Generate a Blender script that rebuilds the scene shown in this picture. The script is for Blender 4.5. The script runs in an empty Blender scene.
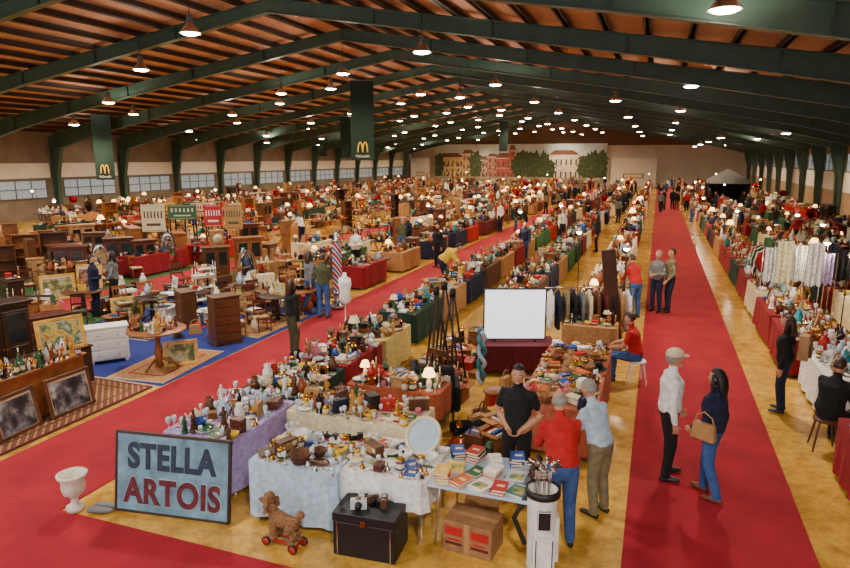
import bpy, bmesh, math, random
import numpy as np
from mathutils import Vector, Matrix, noise
from math import sin, cos, pi, radians
random.seed(11)
SC=bpy.context.scene; COLL=SC.collection
# ---------------------------------------------------------------- camera
H=4.2; PITCH=radians(11.26); YAW=radians(20); FPX=633.0
cd=bpy.data.cameras.new('camera'); cd.sensor_width=36; cd.lens=FPX/850*36; cd.clip_end=400
cam=bpy.data.objects.new('camera',cd); cam.location=(0,0,H)
cam.rotation_euler=(radians(90)-PITCH,0,YAW); COLL.objects.link(cam); SC.camera=cam
def P(u,v,z=0.0):
    """survey: floor-plan position (metres) of a point standing at height z"""
    a=(u-425)/FPX; b=(v-284)/FPX
    F=cos(PITCH)-b*sin(PITCH); d=sin(PITCH)+b*cos(PITCH); t=(H-z)/d
    return (t*(a*cos(YAW)-F*sin(YAW)), t*(a*sin(YAW)+F*cos(YAW)))
# ---------------------------------------------------------------- materials
def lin(c): return tuple(((x/255)/12.92 if x/255<=.04045 else (((x/255)+.055)/1.055)**2.4) for x in c)
MC={}
def M(name,rgb,rough=.6,metal=0.,var=.18,sc=6,emit=0,bump=0,stretch=None,coord='Object'):
    if name in MC: return MC[name]
    m=bpy.data.materials.new(name); m.use_nodes=True; nt=m.node_tree; N=nt.nodes; L=nt.links
    b=N['Principled BSDF']; b.inputs['Roughness'].default_value=rough; b.inputs['Metallic'].default_value=metal
    c=lin(rgb); tc=N.new('ShaderNodeTexCoord'); mp=N.new('ShaderNodeMapping')
    if stretch: mp.inputs['Scale'].default_value=stretch
    nz=N.new('ShaderNodeTexNoise'); nz.inputs['Scale'].default_value=sc; nz.inputs['Detail'].default_value=3
    L.new(tc.outputs[coord],mp.inputs[0]); L.new(mp.outputs[0],nz.inputs[0])
    cr=N.new('ShaderNodeValToRGB'); cr.color_ramp.elements[0].position=.3; cr.color_ramp.elements[1].position=.7
    cr.color_ramp.elements[0].color=tuple(x*(1-var) for x in c)+(1,)
    cr.color_ramp.elements[1].color=tuple(min(1,x*(1+var)) for x in c)+(1,)
    L.new(nz.outputs[0],cr.inputs[0]); L.new(cr.outputs[0],b.inputs['Base Color'])
    if emit:
        b.inputs['Emission Color'].default_value=c+(1,); b.inputs['Emission Strength'].default_value=emit
        try: m.cycles.emission_sampling='NONE'
        except Exception: pass
    if bump:
        bp=N.new('ShaderNodeBump'); bp.inputs['Strength'].default_value=bump; bp.inputs['Distance'].default_value=.02
        L.new(nz.outputs[0],bp.inputs['Height']); L.new(bp.outputs[0],b.inputs['Normal'])
    MC[name]=m; return m
RGB={'white':(235,233,228),'cream':(224,208,168),'red':(178,26,26),'crimson':(136,14,28),'orange':(214,106,40),'yellow':(224,184,60),
 'green':(44,92,56),'dark_green':(18,50,38),'teal':(40,130,140),'blue':(36,72,150),'navy':(22,28,56),'light_blue':(176,200,218),
 'purple':(110,70,140),'lilac':(172,152,204),'pink':(222,140,150),'brown':(92,54,30),'dark_brown':(50,30,18),'tan':(172,128,80),
 'black':(18,18,20),'grey':(112,112,112),'silver':(205,205,205),'brass':(205,150,62),'copper':(196,106,62),'terracotta':(160,80,48),
 'gold':(216,164,62),'honey':(142,88,44),'mahogany':(84,34,22),'khaki':(126,116,84),'maroon':(92,20,28),'olive':(70,76,50),'denim':(56,88,142),'salmon':(180,98,70),'straw':(206,186,112)}
def glaze(c): return M('glazed_'+c,RGB[c],.16,0,.1)
def cloth(c): return M('cloth_'+c,RGB[c],.92,0,.22,14,bump=.2)
def wood(c): return M('wood_'+c,RGB[c],.38,0,.4,5,stretch=(1,7,1))
def metal(c): return M('metal_'+c,RGB[c],.22,1,.12)
def paint(c): return M('paint_'+c,RGB[c],.5,0,.12)
pages=M('paper_pages',(226,214,186),.9,0,.1,60); glassy=M('dark_glass',(30,40,44),.08)
shade_lit=M('lit_lampshade',(255,200,120),.8,emit=5)
bulb_lit=M('lit_bulb',(255,240,212),.5,emit=60,var=.02)
canvas={}
def picmat(k):
    """little procedural landscapes for framed pictures"""
    if k in canvas: return canvas[k]
    m=bpy.data.materials.new('painted_canvas_%s'%k); m.use_nodes=True; nt=m.node_tree; N=nt.nodes; L=nt.links
    b=N['Principled BSDF']; b.inputs['Roughness'].default_value=.5
    tc=N.new('ShaderNodeTexCoord'); nz=N.new('ShaderNodeTexNoise'); nz.inputs['Scale'].default_value=5; nz.inputs['Detail'].default_value=6
    mp=N.new('ShaderNodeMapping'); mp.inputs['Location'].default_value=(len(k)*1.7,len(k)*3.1,0)
    L.new(tc.outputs['Object'],mp.inputs[0]); L.new(mp.outputs[0],nz.inputs[0])
    cr=N.new('ShaderNodeValToRGB'); e=cr.color_ramp.elements
    pal={'landscape':[(40,50,30),(96,110,60),(190,170,110),(120,150,180)],'portrait':[(30,20,16),(90,50,30),(180,120,80),(60,30,24)],
         'monochrome':[(18,18,20),(50,50,54),(110,110,112),(190,190,186)],'poster':[(150,40,30),(214,190,100),(40,100,74),(220,214,200)]}[k]
    e[0].position=.3; e[0].color=lin(pal[0])+(1,); e[1].position=.7; e[1].color=lin(pal[3])+(1,)
    for p,c in ((.45,pal[1]),(.55,pal[2])):
        q=e.new(p); q.color=lin(c)+(1,)
    L.new(nz.outputs[0],cr.inputs[0]); L.new(cr.outputs[0],b.inputs['Base Color']); canvas[k]=m; return m
# ---------------------------------------------------------------- mesh builder
class MB:
    def __init__(s): s.v=[];s.f=[];s.mi=[];s.sm=[];s.mats=[]
    def add(s,vs,fs,m,sm=False,T=None):
        o=len(s.v); s.v+=[tuple(T@Vector(v)) if T else tuple(v) for v in vs]
        if m not in s.mats: s.mats.append(m)
        i=s.mats.index(m)
        for f in fs: s.f.append([k+o for k in f]); s.mi.append(i); s.sm.append(sm)
        return s
    def box(s,x,y,z,sx,sy,sz,m,T=None,tp=1):
        a,b=sx/2,sy/2; c,d=a*tp,b*tp
        vs=[(x-a,y-b,z),(x+a,y-b,z),(x+a,y+b,z),(x-a,y+b,z),(x-c,y-d,z+sz),(x+c,y-d,z+sz),(x+c,y+d,z+sz),(x-c,y+d,z+sz)]
        return s.add(vs,[(3,2,1,0),(4,5,6,7),(0,1,5,4),(1,2,6,5),(2,3,7,6),(3,0,4,7)],m,False,T)
    def lathe(s,prof,m,n=12,at=(0,0,0),T=None,sx=1,sy=1):
        vs=[];rg=[]
        for r,z in prof:
            if r<1e-4: rg.append([len(vs)]); vs.append((at[0],at[1],at[2]+z))
            else:
                rg.append(list(range(len(vs),len(vs)+n)))
                for k in range(n): vs.append((at[0]+r*sx*cos(2*pi*k/n),at[1]+r*sy*sin(2*pi*k/n),at[2]+z))
        fs=[]
        for A,B in zip(rg,rg[1:]):
            for k in range(n):
                l=(k+1)%n
                if len(A)==1 and len(B)==1: continue
                if len(A)==1: fs.append((A[0],B[l],B[k]))
                elif len(B)==1: fs.append((A[k],A[l],B[0]))
                else: fs.append((A[k],A[l],B[l],B[k]))
        return s.add(vs,fs,m,True,T)
    def sph(s,c,r,m,n=10,T=None):
        r=(r,r,r) if not hasattr(r,'__len__') else r
        k=max(5,n//2+1)
        pr=[(sin(pi*i/k),-cos(pi*i/k)) for i in range(k+1)]; pr[0]=(0,-1); pr[-1]=(0,1)
        q=Matrix.Translation(Vector(c))@Matrix.Diagonal((r[0],r[1],r[2],1))
        return s.lathe(pr,m,n,T=(T@q if T else q))
    def tube(s,pts,rad,m,n=8,ref=(0,0,1),cap=True,T=None):
        pts=[Vector(p) for p in pts]; ref=Vector(ref); rings=[]; vs=[]
        rd=[(r,r) if not hasattr(r,'__len__') else r for r in rad]
        def ring(c,t,a,b):
            rf=ref if abs(t.dot(ref))<.97 else Vector((1,0,.01))
            sd=t.cross(rf).normalized(); ot=sd.cross(t).normalized()
            rings.append(range(len(vs),len(vs)+n))
            for k in range(n): vs.append(c+sd*a*cos(2*pi*k/n)+ot*b*sin(2*pi*k/n))
        L=len(pts)
        for i in range(L):
            t=(pts[min(i+1,L-1)]-pts[max(i-1,0)]).normalized(); a,b=rd[i]; e=min(a,b)
            if i==0 and cap: ring(pts[i]-t*e*.45,t,a*.7,b*.7)
            ring(pts[i],t,a,b)
            if i==L-1 and cap: ring(pts[i]+t*e*.45,t,a*.7,b*.7)
        fs=[tuple(rings[0]),tuple(reversed(rings[-1]))]
        for A,B in zip(rings,rings[1:]):
            for k in range(n):
                l=(k+1)%n; fs.append((A[k],B[k],B[l],A[l]))
        return s.add(vs,fs,m,True,T)
    def mesh(s,name,bev=0):
        me=bpy.data.meshes.new(name); me.from_pydata(s.v,[],s.f)
        for m in s.mats: me.materials.append(m)
        me.polygons.foreach_set('material_index',s.mi); me.polygons.foreach_set('use_smooth',s.sm)
        bm=bmesh.new(); bm.from_mesh(me); bmesh.ops.recalc_face_normals(bm,faces=bm.faces)
        if bev:
            ed=[e for e in bm.edges if len(e.link_faces)==2 and e.calc_face_angle(0)>.6]
            bmesh.ops.bevel(bm,geom=ed,offset=bev,segments=1,affect='EDGES',clamp_overlap=True)
        bm.to_mesh(me); bm.free(); me.update(); return me
# ---------------------------------------------------------------- object creation
COUNT={}
def place(name,parts,x,y,z=0,rz=0,s=1,label=None,cat=None,group=None,tilt=(0,0),kind=None,cap=300,mats=None):
    """parts: list of (part_name, mesh, (lx,ly,lz)); one part = a plain mesh object"""
    if COUNT.get(name,0)>=cap: return None
    COUNT[name]=COUNT.get(name,0)+1
    sc=s if hasattr(s,'__len__') else (s,s,s)
    if len(parts)==1: o=bpy.data.objects.new(name,parts[0][1])
    else: o=bpy.data.objects.new(name,None); o.empty_display_size=.1
    o.location=(x,y,z); o.rotation_euler=(tilt[0],tilt[1],rz); o.scale=sc; COLL.objects.link(o)
    if label: o['label']=label
    if cat: o['category']=cat
    if group: o['group']=group
    if kind: o['kind']=kind
    if len(parts)>1:
        for pn,me,lc in parts:
            c=bpy.data.objects.new(pn,me); c.location=lc; c.parent=o; COLL.objects.link(c)
            if mats and pn=='body': setm(c,mats)
    elif mats: setm(o,mats)
    return o
def setm(o,mats):
    for i,m in enumerate(mats):
        if i<len(o.material_slots) and m: o.material_slots[i].link='OBJECT'; o.material_slots[i].material=m
def struct(name,mb,loc=(0,0,0),bev=0,mesh=None):
    me=mesh or mb.mesh(name,bev); o=bpy.data.objects.new(name,me); o.location=loc; COLL.objects.link(o); o['kind']='structure'; return o
TR=[0]
def trim(mb=None,loc=(0,0,0),mesh=None):
    TR[0]+=1; return struct('trim_%d'%TR[0],mb,loc,0,mesh)
def text_mesh(txt,w,h,mt,ext=.004,off=.0,space=1.0):
    c=bpy.data.curves.new('lettering','FONT'); c.body=txt; c.size=1; c.extrude=.02; c.offset=off; c.align_x='CENTER'; c.space_character=space
    o=bpy.data.objects.new('tmp',c); COLL.objects.link(o); bpy.context.view_layer.update()
    me=bpy.data.meshes.new_from_object(o.evaluated_get(bpy.context.evaluated_depsgraph_get()))
    bpy.data.objects.remove(o)
    co=np.array([v.co for v in me.vertices]); mn=co.min(0); mx=co.max(0); ce=(mn+mx)/2
    for v in me.vertices:
        x=(v.co.x-ce[0])/(mx[0]-mn[0])*w; y=(v.co.y-ce[1])/(mx[1]-mn[1])*h; z=v.co.z/.02*ext
        v.co=(x,-z,y)
    me.materials.clear(); me.materials.append(mt); me.update(); return me
# ================================================================ HALL
XL,XR,YF,YB,RX,RZ,EZ=-40.,12.,-6.,103.,-14.,10.2,6.1
floorm=M('ochre_concrete',(224,174,74),.2,0,.22,.9,coord='Object')
nt=floorm.node_tree; N=nt.nodes; L=nt.links
n2=N.new('ShaderNodeTexNoise'); n2.inputs['Scale'].default_value=3.5; n2.inputs['Detail'].default_value=9; n2.inputs['Roughness'].default_value=.78
tc2=N.new('ShaderNodeTexCoord'); L.new(tc2.outputs['Object'],n2.inputs[0])
mx=N.new('ShaderNodeMixRGB'); mx.blend_type='MULTIPLY'; mx.inputs[0].default_value=.75
cr2=N.new('ShaderNodeValToRGB'); cr2.color_ramp.elements[0].position=.36; cr2.color_ramp.elements[0].color=(.36,.29,.2,1); cr2.color_ramp.elements[1].position=.58
L.new(n2.outputs[0],cr2.inputs[0]); L.new([n for n in N if n.type=='VALTORGB'][0].outputs[0],mx.inputs[1]); L.new(cr2.outputs[0],mx.inputs[2])
L.new(mx.outputs[0],N['Principled BSDF'].inputs['Base Color'])
struct('floor',MB().box((XL+XR)/2,(YF+YB)/2,-.2,XR-XL,YB-YF,.2,floorm))
redc=M('red_carpet',(150,12,32),.97,0,.2,1.6,bump=.1)
def carpet(x0,x1,y0,y1,z,mt,label,nm='carpet'):
    o=place(nm,[(nm,MB().box(0,0,0,x1-x0,y1-y0,z,mt).mesh(nm),(0,0,0))],(x0+x1)/2,(y0+y1)/2,0,label=label,cat='carpet'); return o
carpet(-.1,1.86,4.0,99,.012,redc,'long red aisle carpet on the concrete floor','aisle_carpet')
carpet(-8.45,-6.55,5.07,99,.012,redc,'long red aisle carpet beside the furniture stalls','aisle_carpet')
carpet(-16.6,-14.8,12,99,.012,redc,'long red aisle carpet between far stalls','aisle_carpet')
carpet(-14.5,-.102,2.6,5.068,.012,redc,'red carpet crossing in front of the stalls','aisle_carpet')
wallm=M('wall_paint_ochre',(158,130,102),.8,0,.15,1.2); whitew=M('wall_paint_white',(222,214,202),.8,0,.06,1)
struct('wall_left',MB().box(XL-.15,(YF+YB)/2,0,.3,YB-YF,EZ+.2,M('wall_paint_grey_brown',(120,106,94),.8,0,.2,.8)))
struct('wall_right',MB().box(XR+.15,(YF+YB)/2,0,.3,YB-YF,EZ+.2,wallm))
struct('wall_back',MB().box(RX,YB+.15,0,XR-XL+.6,.3,EZ,M('wall_paint_back',(205,194,178),.8,0,.1,.5)).add([(XL,YB,EZ),(XR,YB,EZ),(RX,YB,RZ),(XL,YB+.3,EZ),(XR,YB+.3,EZ),(RX,YB+.3,RZ)],[(0,1,2),(3,5,4),(0,2,5,3),(1,4,5,2)],M('gable_sheet_dark',(96,72,58),.8)))
roofm=M('roof_sheet_tan_brown',(186,140,114),.75,0,.22,.5)
for nm,x0 in (('ceiling',XL),('ceiling.001',XR)):
    struct(nm,MB().add([(x0,YF,EZ),(RX,YF,RZ),(RX,YB,RZ),(x0,YB,EZ),(x0,YF,EZ+.2),(RX,YF,RZ+.2),(RX,YB,RZ+.2),(x0,YB,EZ+.2)],
      [(0,1,2,3),(4,7,6,5),(0,4,5,1),(1,5,6,2),(2,6,7,3),(3,7,4,0)],roofm))
green=M('steel_paint_grey_green',(60,84,72),.4,0,.18,1.5); purl=M('purlin_dark',(58,44,38),.6,0,.2,2)
def roofz(x): return RZ-(abs(x-RX)/26.)*(RZ-EZ)
for i in range(-21,22):
    x=RX+i*1.22
    if abs(x-RX)>25.7: continue
    trim(MB().box(0,0,0,.08,YB-YF-.2,.2,purl).box(0,0,0,.22,YB-YF-.2,.02,purl),(x,(YF+YB)/2,roofz(x)-.22))
def rafter(sgn,Wd):
    mb=MB(); xs=[0,Wd*.5,Wd*.82,Wd]; dp=[.5,.58,.8,1.2]
    sl=(RZ-EZ)/26.
    top=[(sgn*x,-x*sl-.23) for x in xs]; bot=[(sgn*x,-x*sl-.23-d) for x,d in zip(xs,dp)]
    def slab(A,w,th):
        for (a,b) in zip(A,A[1:]):
            vv=[(a[0],-w,a[1]),(b[0],-w,b[1]),(b[0],w,b[1]),(a[0],w,a[1]),(a[0],-w,a[1]+th),(b[0],-w,b[1]+th),(b[0],w,b[1]+th),(a[0],w,a[1]+th)]
            mb.add(vv,[(0,1,2,3),(4,7,6,5),(0,4,5,1),(2,6,7,3),(1,5,6,2),(0,3,7,4)],green)
    slab(top,.14,-.03); slab(bot,.14,.03)
    for i in range(3):
        a,b,c,d=top[i],top[i+1],bot[i+1],bot[i]
        vv=[(a[0],-.012,a[1]),(b[0],-.012,b[1]),(c[0],-.012,c[1]),(d[0],-.012,d[1]),(a[0],.012,a[1]),(b[0],.012,b[1]),(c[0],.012,c[1]),(d[0],.012,d[1])]
        mb.add(vv,[(0,1,2,3),(4,7,6,5),(0,4,5,1),(2,6,7,3)],green)
    for i in range(1,6):
        x=Wd*i/6; dd=float(np.interp(x,xs,dp)); mb.box(sgn*x,0,-x*sl-.23-dd,.02,.2,dd,green)
    return mb.mesh('rafter')
rl,rr=rafter(-1,25.6),rafter(1,25.6)
def column(sgn):
    mb=MB(); hh=EZ-.4
    prof=[(.35,0),(.5,3),(.95,hh-1),(1.05,hh)]
    for i in range(3):
        (a,z0),(b,z1)=prof[i],prof[i+1]
        vv=[(0,-.012,z0),(-sgn*a,-.012,z0),(-sgn*b,-.012,z1),(0,-.012,z1),(0,.012,z0),(-sgn*a,.012,z0),(-sgn*b,.012,z1),(0,.012,z1)]
        mb.add(vv,[(0,1,2,3),(4,7,6,5),(1,5,6,2),(3,2,6,7)],green)
        vv=[(-sgn*a,-.15,z0),(-sgn*a,.15,z0),(-sgn*b,.15,z1),(-sgn*b,-.15,z1),(-sgn*(a-.03),-.15,z0),(-sgn*(a-.03),.15,z0),(-sgn*(b-.03),.15,z1),(-sgn*(b-.03),-.15,z1)]
        mb.add(vv,[(0,1,2,3),(4,7,6,5),(0,4,5,1),(0,3,7,4),(1,5,6,2)],green)
    mb.box(-sgn*.02,0,0,.03,.3,hh,green)
    return mb.mesh('column')
cl,cr_=column(-1),column(1)
for i in range(17):
    y=3.5+6*i
    trim(None,(RX,y,RZ),rl); trim(None,(RX,y,RZ),rr)
    trim(None,(XL+.05,y,0),cl); trim(None,(XR-.05,y,0),cr_)
pane=M('daylight_window_glass',(150,164,174),.2,emit=.4); fr=M('window_frame_grey',(90,92,92),.5)
def window(nm,x,y,z,w,h,sg):
    mb=MB().box(0,0,0,.03,w,h,pane)
    for k in range(5): mb.box(sg*.03,-w/2+k*w/4,0,.05,.06,h,fr)
    for k in range(3): mb.box(sg*.03,0,k*h/2-.03,.05,w,.06,fr)
    struct(nm,mb,(x,y,z))
wi=0
for i in range(3,16):
    y=6.5+6*i
    for X,sg,z0,h in ((XL+.03,1,1.5,1.2),(XR-.03,-1,3.3,1.2)):
        wi+=1; window('window_%d'%wi,X,y,z0,4.6,h,sg)
for i in range(4,16):
    trim(MB().box(0,0,0,.04,5.4,1.0,whitew),(XL+.03,6.5+6*i,2.85)); trim(MB().box(0,0,0,.04,5.4,1.3,whitew),(XR-.03,6.5+6*i,1.9))
# lamps ----------------------------------------------------------
alu=M('spun_aluminium',(225,222,214),.3,1,.05)
reflector=MB().lathe([(.09,.3),(.12,.26),(.2,.18),(.3,.04),(.34,0),(.32,0),(.28,.04),(.18,.17),(.1,.24)],alu,18).mesh('reflector')
housing=MB().lathe([(0,.55),(.07,.55),(.1,.52),(.1,.34),(.13,.3),(.05,.28),(0,.28)],paint('grey'),12).mesh('housing')
bulbm=MB().lathe([(0,-.05),(.2,-.04),(.28,.0),(.28,.03),(.1,.09),(0,.1)],bulb_lit,14).mesh('bulb')
cords={}
def hi_lamp(x,y,z,pw,col,s=1.0):
    z=min(z,roofz(x)-.8)
    rz_=round((roofz(x)-.25-z)/s,2)
    if rz_ not in cords: cords[rz_]=MB().tube([(0,0,.5),(0,0,max(.56,rz_))],[.012,.012],paint('black'),5).mesh('cord')
    o=place('ceiling_lamp',[('lamp_reflector',reflector,(0,0,0)),('lamp_housing',housing,(0,0,0)),('bulb',bulbm,(0,0,.0)),('cord',cords[rz_],(0,0,0))],x,y,z,0,s,
       label='round aluminium high-bay lamp hanging from the roof, lit',cat='lamp',group='high-bay lamps under the roof')
    if not pw: return
    for up in(0,1):  # second pass: extra upward spot below the lamp, added to brighten the roof
        ld=bpy.data.lights.new('lamp_and_roof_fill','SPOT'); ld.energy=pw*(.2 if up else 1); ld.color=col if not up else (1,.86,.7); ld.spot_size=radians(158 if not up else 178); ld.spot_blend=.7; ld.shadow_soft_size=.2
        lo=bpy.data.objects.new('lamp_and_roof_fill',ld); lo.location=(x,y,z+(-.12 if not up else -.3)); 
        if up: lo.rotation_euler=(pi,0,0)
        COLL.objects.link(lo)
for X,Y0,st,zz in ((1.0,0.,14.4,7.2),(-7.8,.3,10.4,7.7),(-14,6.8,10.3,8.0),(-20,11,10.3,7.7),(-27,16,10.3,7.0),(-34,20,10.3,6.2),(7.8,49,13.6,5.8)):
    y=Y0
    while y<100:
        t=min(1,max(0,(y-8)/20)); col=(1,.96-.18*t,.88-.38*t)
        hi_lamp(X,y,zz,1650 if y<30 else 1750,col)
        if y>24: hi_lamp(X-3.4,y+st/2,zz-.05,0,None)
        y+=st
w=bpy.data.worlds.new('world'); SC.world=w; w.use_nodes=True; w.node_tree.nodes['Background'].inputs[0].default_value=(.88,.93,1,1); w.node_tree.nodes['Background'].inputs[1].default_value=1.6
# banners --------------------------------------------------------
bgreen=M('banner_fabric_green',(12,44,36),.85,0,.15,3); gold=M('banner_print_yellow',(250,190,30),.7,var=.03,emit=.1)  # yellow print has a faint glow added to its colour
def banner(x,y,ztop,w_,h_,rz,logo=True):
    vs=[];fs=[];n=14
    for i in range(n+1):
        zz=-h_*i/n
        for j in range(5): vs.append((-w_/2+w_*j/4,.018*sin(i*.9+j),zz))
    for i in range(n):
        for j in range(4): a=i*5+j; fs.append((a,a+1,a+6,a+5))
    cl_=MB().add(vs,fs,bgreen,True).mesh('banner_cloth')
    rod=MB().tube([(-w_/2-.05,0,0),(w_/2+.05,0,0)],[.025,.025],paint('grey'),6).mesh('rod'); st=MB().tube([(0,0,0),(0,0,.6)],[.008,.008],paint('grey'),4).mesh('string')
    parts=[('banner_cloth',cl_,(0,0,0)),('rod',rod,(0,0,.02)),('string',st,(-w_/3,0,0)),('string',st,(w_/3,0,0))]
    if logo:
        mm=MB(); q=w_*.68
        for sx in (-1,1):
            pts=[(sx*q*.155+q*.15*cos(a),-.05,q*.62*sin(a)) for a in [pi*k/12 for k in range(13)]]
            mm.tube(pts,[(q*.04,q*.03)]*13,gold,6,ref=(0,1,0))
        parts.append(('emblem',mm.mesh('emblem'),(0,0,-h_*.9)))
        parts.append(('lettering',text_mesh("McDonald's",w_*.6,w_*.12,paint('white')),(0,-.05,-h_*.95)))
    place('hanging_banner',parts,x,y,ztop,rz,label='long dark green fabric banner with yellow arches, hanging' if logo else 'long plain dark green fabric banner, hanging',cat='banner')
def atF(u,F):
    R_=(u-425)/FPX*F*cos(PITCH); return (R_*cos(YAW)-F*sin(YAW), R_*sin(YAW)+F*cos(YAW))
for u,F,zt,w_,h_,lg in ((104,42,7.0,1.25,4.2,True),(363,34,8.1,1.2,4.0,True),(346,52,7.4,.8,3.2,False),(503,70,8.1,.9,3.2,False),(323,75,7.0,.9,2.6,False)):
    x,y=atF(u,F); banner(x,y,zt,w_,h_,YAW,lg)
# mural ----------------------------------------------------------
def mural():
    x0,x1=-35.5,-7.6; W=x1-x0; p=[]; HB=5.6
    sky=M('mural_sky',(186,200,208),.8,0,.2,.35); p.append(('mural_board',MB().box(0,0,0,W,.08,HB,sky).mesh('mural_board'),(0,0,0)))
    rm=M('mural_roof',(112,76,62),.8,0,.3,3); wm=M('mural_windows',(78,72,72),.7)
    def flat(nm,col,x,sx,sz,rh,dp,nx,ny):
        b=MB(); m_=M('mural_'+nm,col,.8,0,.35,1.6); tr=M('mural_trim_stone',(206,196,180),.8)
        b.box(x,0,.1,sx,.04,sz,m_).box(x,-.01,.1+sz-.12,sx+.1,.04,.12,tr).box(x,-.01,.1+sz*.5,sx,.04,.06,tr)
        if rh: b.add([(x-sx/2-.1,-.02,sz+.1),(x+sx/2+.1,-.02,sz+.1),(x+sx*.3,-.02,sz+.1+rh),(x-sx*.3,-.02,sz+.1+rh)],[(0,1,2,3)],rm)
        for i in range(nx):
            for j in range(ny): b.box(x-sx/2+(i+.5)*sx/nx,-.03,.35+j*sz/ny,.22*sx/nx+.08,.02,.5*sz/ny,wm)
        p.append(('painted_building',b.mesh('painted_building'),(0,-dp,0)))
    rnd=random.Random(3); x=-13.6
    while x<13.4:   # hazy background houses filling the panel
        sx=1.3+rnd.random()*1.2; flat('haze_%d'%int(rnd.random()*3),rnd.choice([(170,160,148),(160,148,138),(178,170,158)]),x+sx/2-.3,sx,2.4+rnd.random()*1.1,.4,.045,2,3); x+=sx
    flat('ochre',(200,172,116),-11.2,4.4,3.4,.7,.06,6,2); flat('ochre_b',(184,150,106),-8.2,2.0,4.0,.6,.07,3,3)
    flat('rose',(190,144,130),-6.0,2.6,3.0,.6,.06,4,2); flat('rose_b',(170,112,102),-4.0,1.8,3.5,.5,.08,2,3)
    flat('church',(166,84,76),-2.2,2.6,3.3,.8,.1,3,2); flat('tower',(172,88,80),-.8,1.1,4.5,.8,.12,1,4)
    flat('hall',(222,212,198),7.4,4.6,3.8,.7,.08,6,2); flat('hall_b',(204,190,170),10.4,1.8,3.1,.5,.09,2,2)
    tm=M('mural_tree',(62,78,50),.9,0,.65,2.5)
    for x in (-13.4,-6.9,.2,.9,1.6,2.3,3.0,3.7,4.4,5.1,10.6,11.2,11.8,12.4,13.0,13.4):
        r=.8+.35*rnd.random(); zc=1.5+1.0*rnd.random(); n=28
        vs=[(0,0,0)]
        for k in range(n):
            q=1+.16*sin(k*2.7+x)+.1*cos(k*5.3+x*2); vs.append((min(W/2-x,max(-W/2-x,r*q*cos(2*pi*k/n))),0,zc*.9*q*sin(2*pi*k/n)))
        t=MB().add([(a,b,max(-zc+.1,c)) for a,b,c in vs],[(0,k+1,(k+1)%n+1) for k in range(n)],tm); p.append(('painted_tree',t.mesh('painted_tree'),(x,-.16-.01*(x%3),zc)))
    p.append(('painted_street',MB().box(0,0,0,W,.02,.4,M('mural_street',(156,146,132),.8,0,.3,2)).mesh('st'),(0,-.24,0)))
    place('mural',p,(x0+x1)/2,YB-.4,.8,label='painted townscape mural with church, houses and trees',cat='mural')
mural()
for x,w_ in ((-37.8,3.4),(-3.6,6.5)):
    place('white_partition',[('white_partition',MB().box(0,0,0,w_,.2,4.2,whitew).box(0,-.12,1.2,w_*.45,.05,.7,paint('maroon')).box(0,-.16,1.3,w_*.4,.03,.5,paint('cream')).mesh('white_partition',.01),(0,0,0))],x,YB-1.4,0,label='white partition wall with red-bordered panel',cat='partition')
# ================================================================ SMALL GOODS
K={}
def kind(name,r,cols,cat,desc,h=.2):
    def deco(fn): K[name]=dict(fn=fn,r=r,cols=cols,cat=cat,desc=desc,c={},h=h); return fn
    return deco
br,dk,cr0=metal('brass'),paint('black'),paint('cream')
@kind('plate',.13,['white','cream','white','light_blue','green'],'plate','glazed china plate')
def _(m): return MB().lathe([(0,0),(.06,0),(.07,.008),(.13,.025),(.13,.03),(.065,.014),(0,.012)],glaze(m),16)
@kind('bowl',.11,['white','blue','cream','terracotta','yellow'],'bowl','ceramic bowl')
def _(m): return MB().lathe([(0,0),(.05,0),(.05,.015),(.09,.05),(.11,.1),(.104,.1),(.08,.05),(.04,.025),(0,.022)],glaze(m),14)
@kind('vase',.1,['white','light_blue','red','cream','teal','brown','terracotta'],'vase','ceramic vase')
def _(m): return MB().lathe([(0,0),(.055,0),(.06,.02),(.1,.1),(.105,.16),(.07,.25),(.035,.29),(.055,.34),(.05,.34),(.028,.29),(0,.28)],glaze(m),14)
@kind('bottle',.045,['green','brown','light_blue','dark_green','orange'],'bottle','glass bottle')
def _(m): return MB().lathe([(0,0),(.038,0),(.04,.02),(.04,.17),(.03,.21),(.015,.24),(.015,.29),(0,.29)],glaze(m),10).lathe([(0,.285),(.018,.285),(.018,.31),(0,.31)],dk,8).lathe([(.041,.06),(.041,.14)],cr0,10)
@kind('jug',.1,['white','light_blue','copper','brown','terracotta'],'jug','glazed jug with handle')
def _(m):
    g=glaze(m); return MB().lathe([(0,0),(.06,0),(.085,.06),(.08,.14),(.05,.19),(.06,.24),(.055,.24),(.045,.19),(0,.18)],g,12).tube([(.07,0,.15),(.12,0,.18),(.13,0,.13),(.1,0,.08),(.08,0,.07)],[.009]*5,g,6,ref=(0,1,0))
@kind('teapot',.14,['white','silver','light_blue','cream'],'teapot','teapot with spout and handle')
def _(m):
    g=glaze(m); return MB().lathe([(0,0),(.06,0),(.1,.05),(.1,.1),(.05,.15),(.045,.16),(.015,.175),(.02,.19),(0,.2)],g,14).tube([(.09,0,.06),(.14,0,.09),(.17,0,.15)],[.022,.014,.01],g,6,ref=(0,1,0)).tube([(-.08,0,.13),(-.14,0,.14),(-.15,0,.08),(-.09,0,.05)],[.009]*4,g,6,ref=(0,1,0))
@kind('teacup',.08,['white','cream','pink','light_blue'],'cup','china cup on saucer')
def _(m):
    g=glaze(m); return MB().lathe([(0,0),(.04,0),(.08,.012),(.08,.016),(.03,.008),(0,.008)],g,12).lathe([(0,.01),(.022,.01),(.04,.05),(.043,.075),(.038,.075),(.02,.02),(0,.02)],g,12).tube([(.04,0,.06),(.062,0,.055),(.055,0,.03),(.033,0,.028)],[.005]*4,g,5,ref=(0,1,0))
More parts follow.
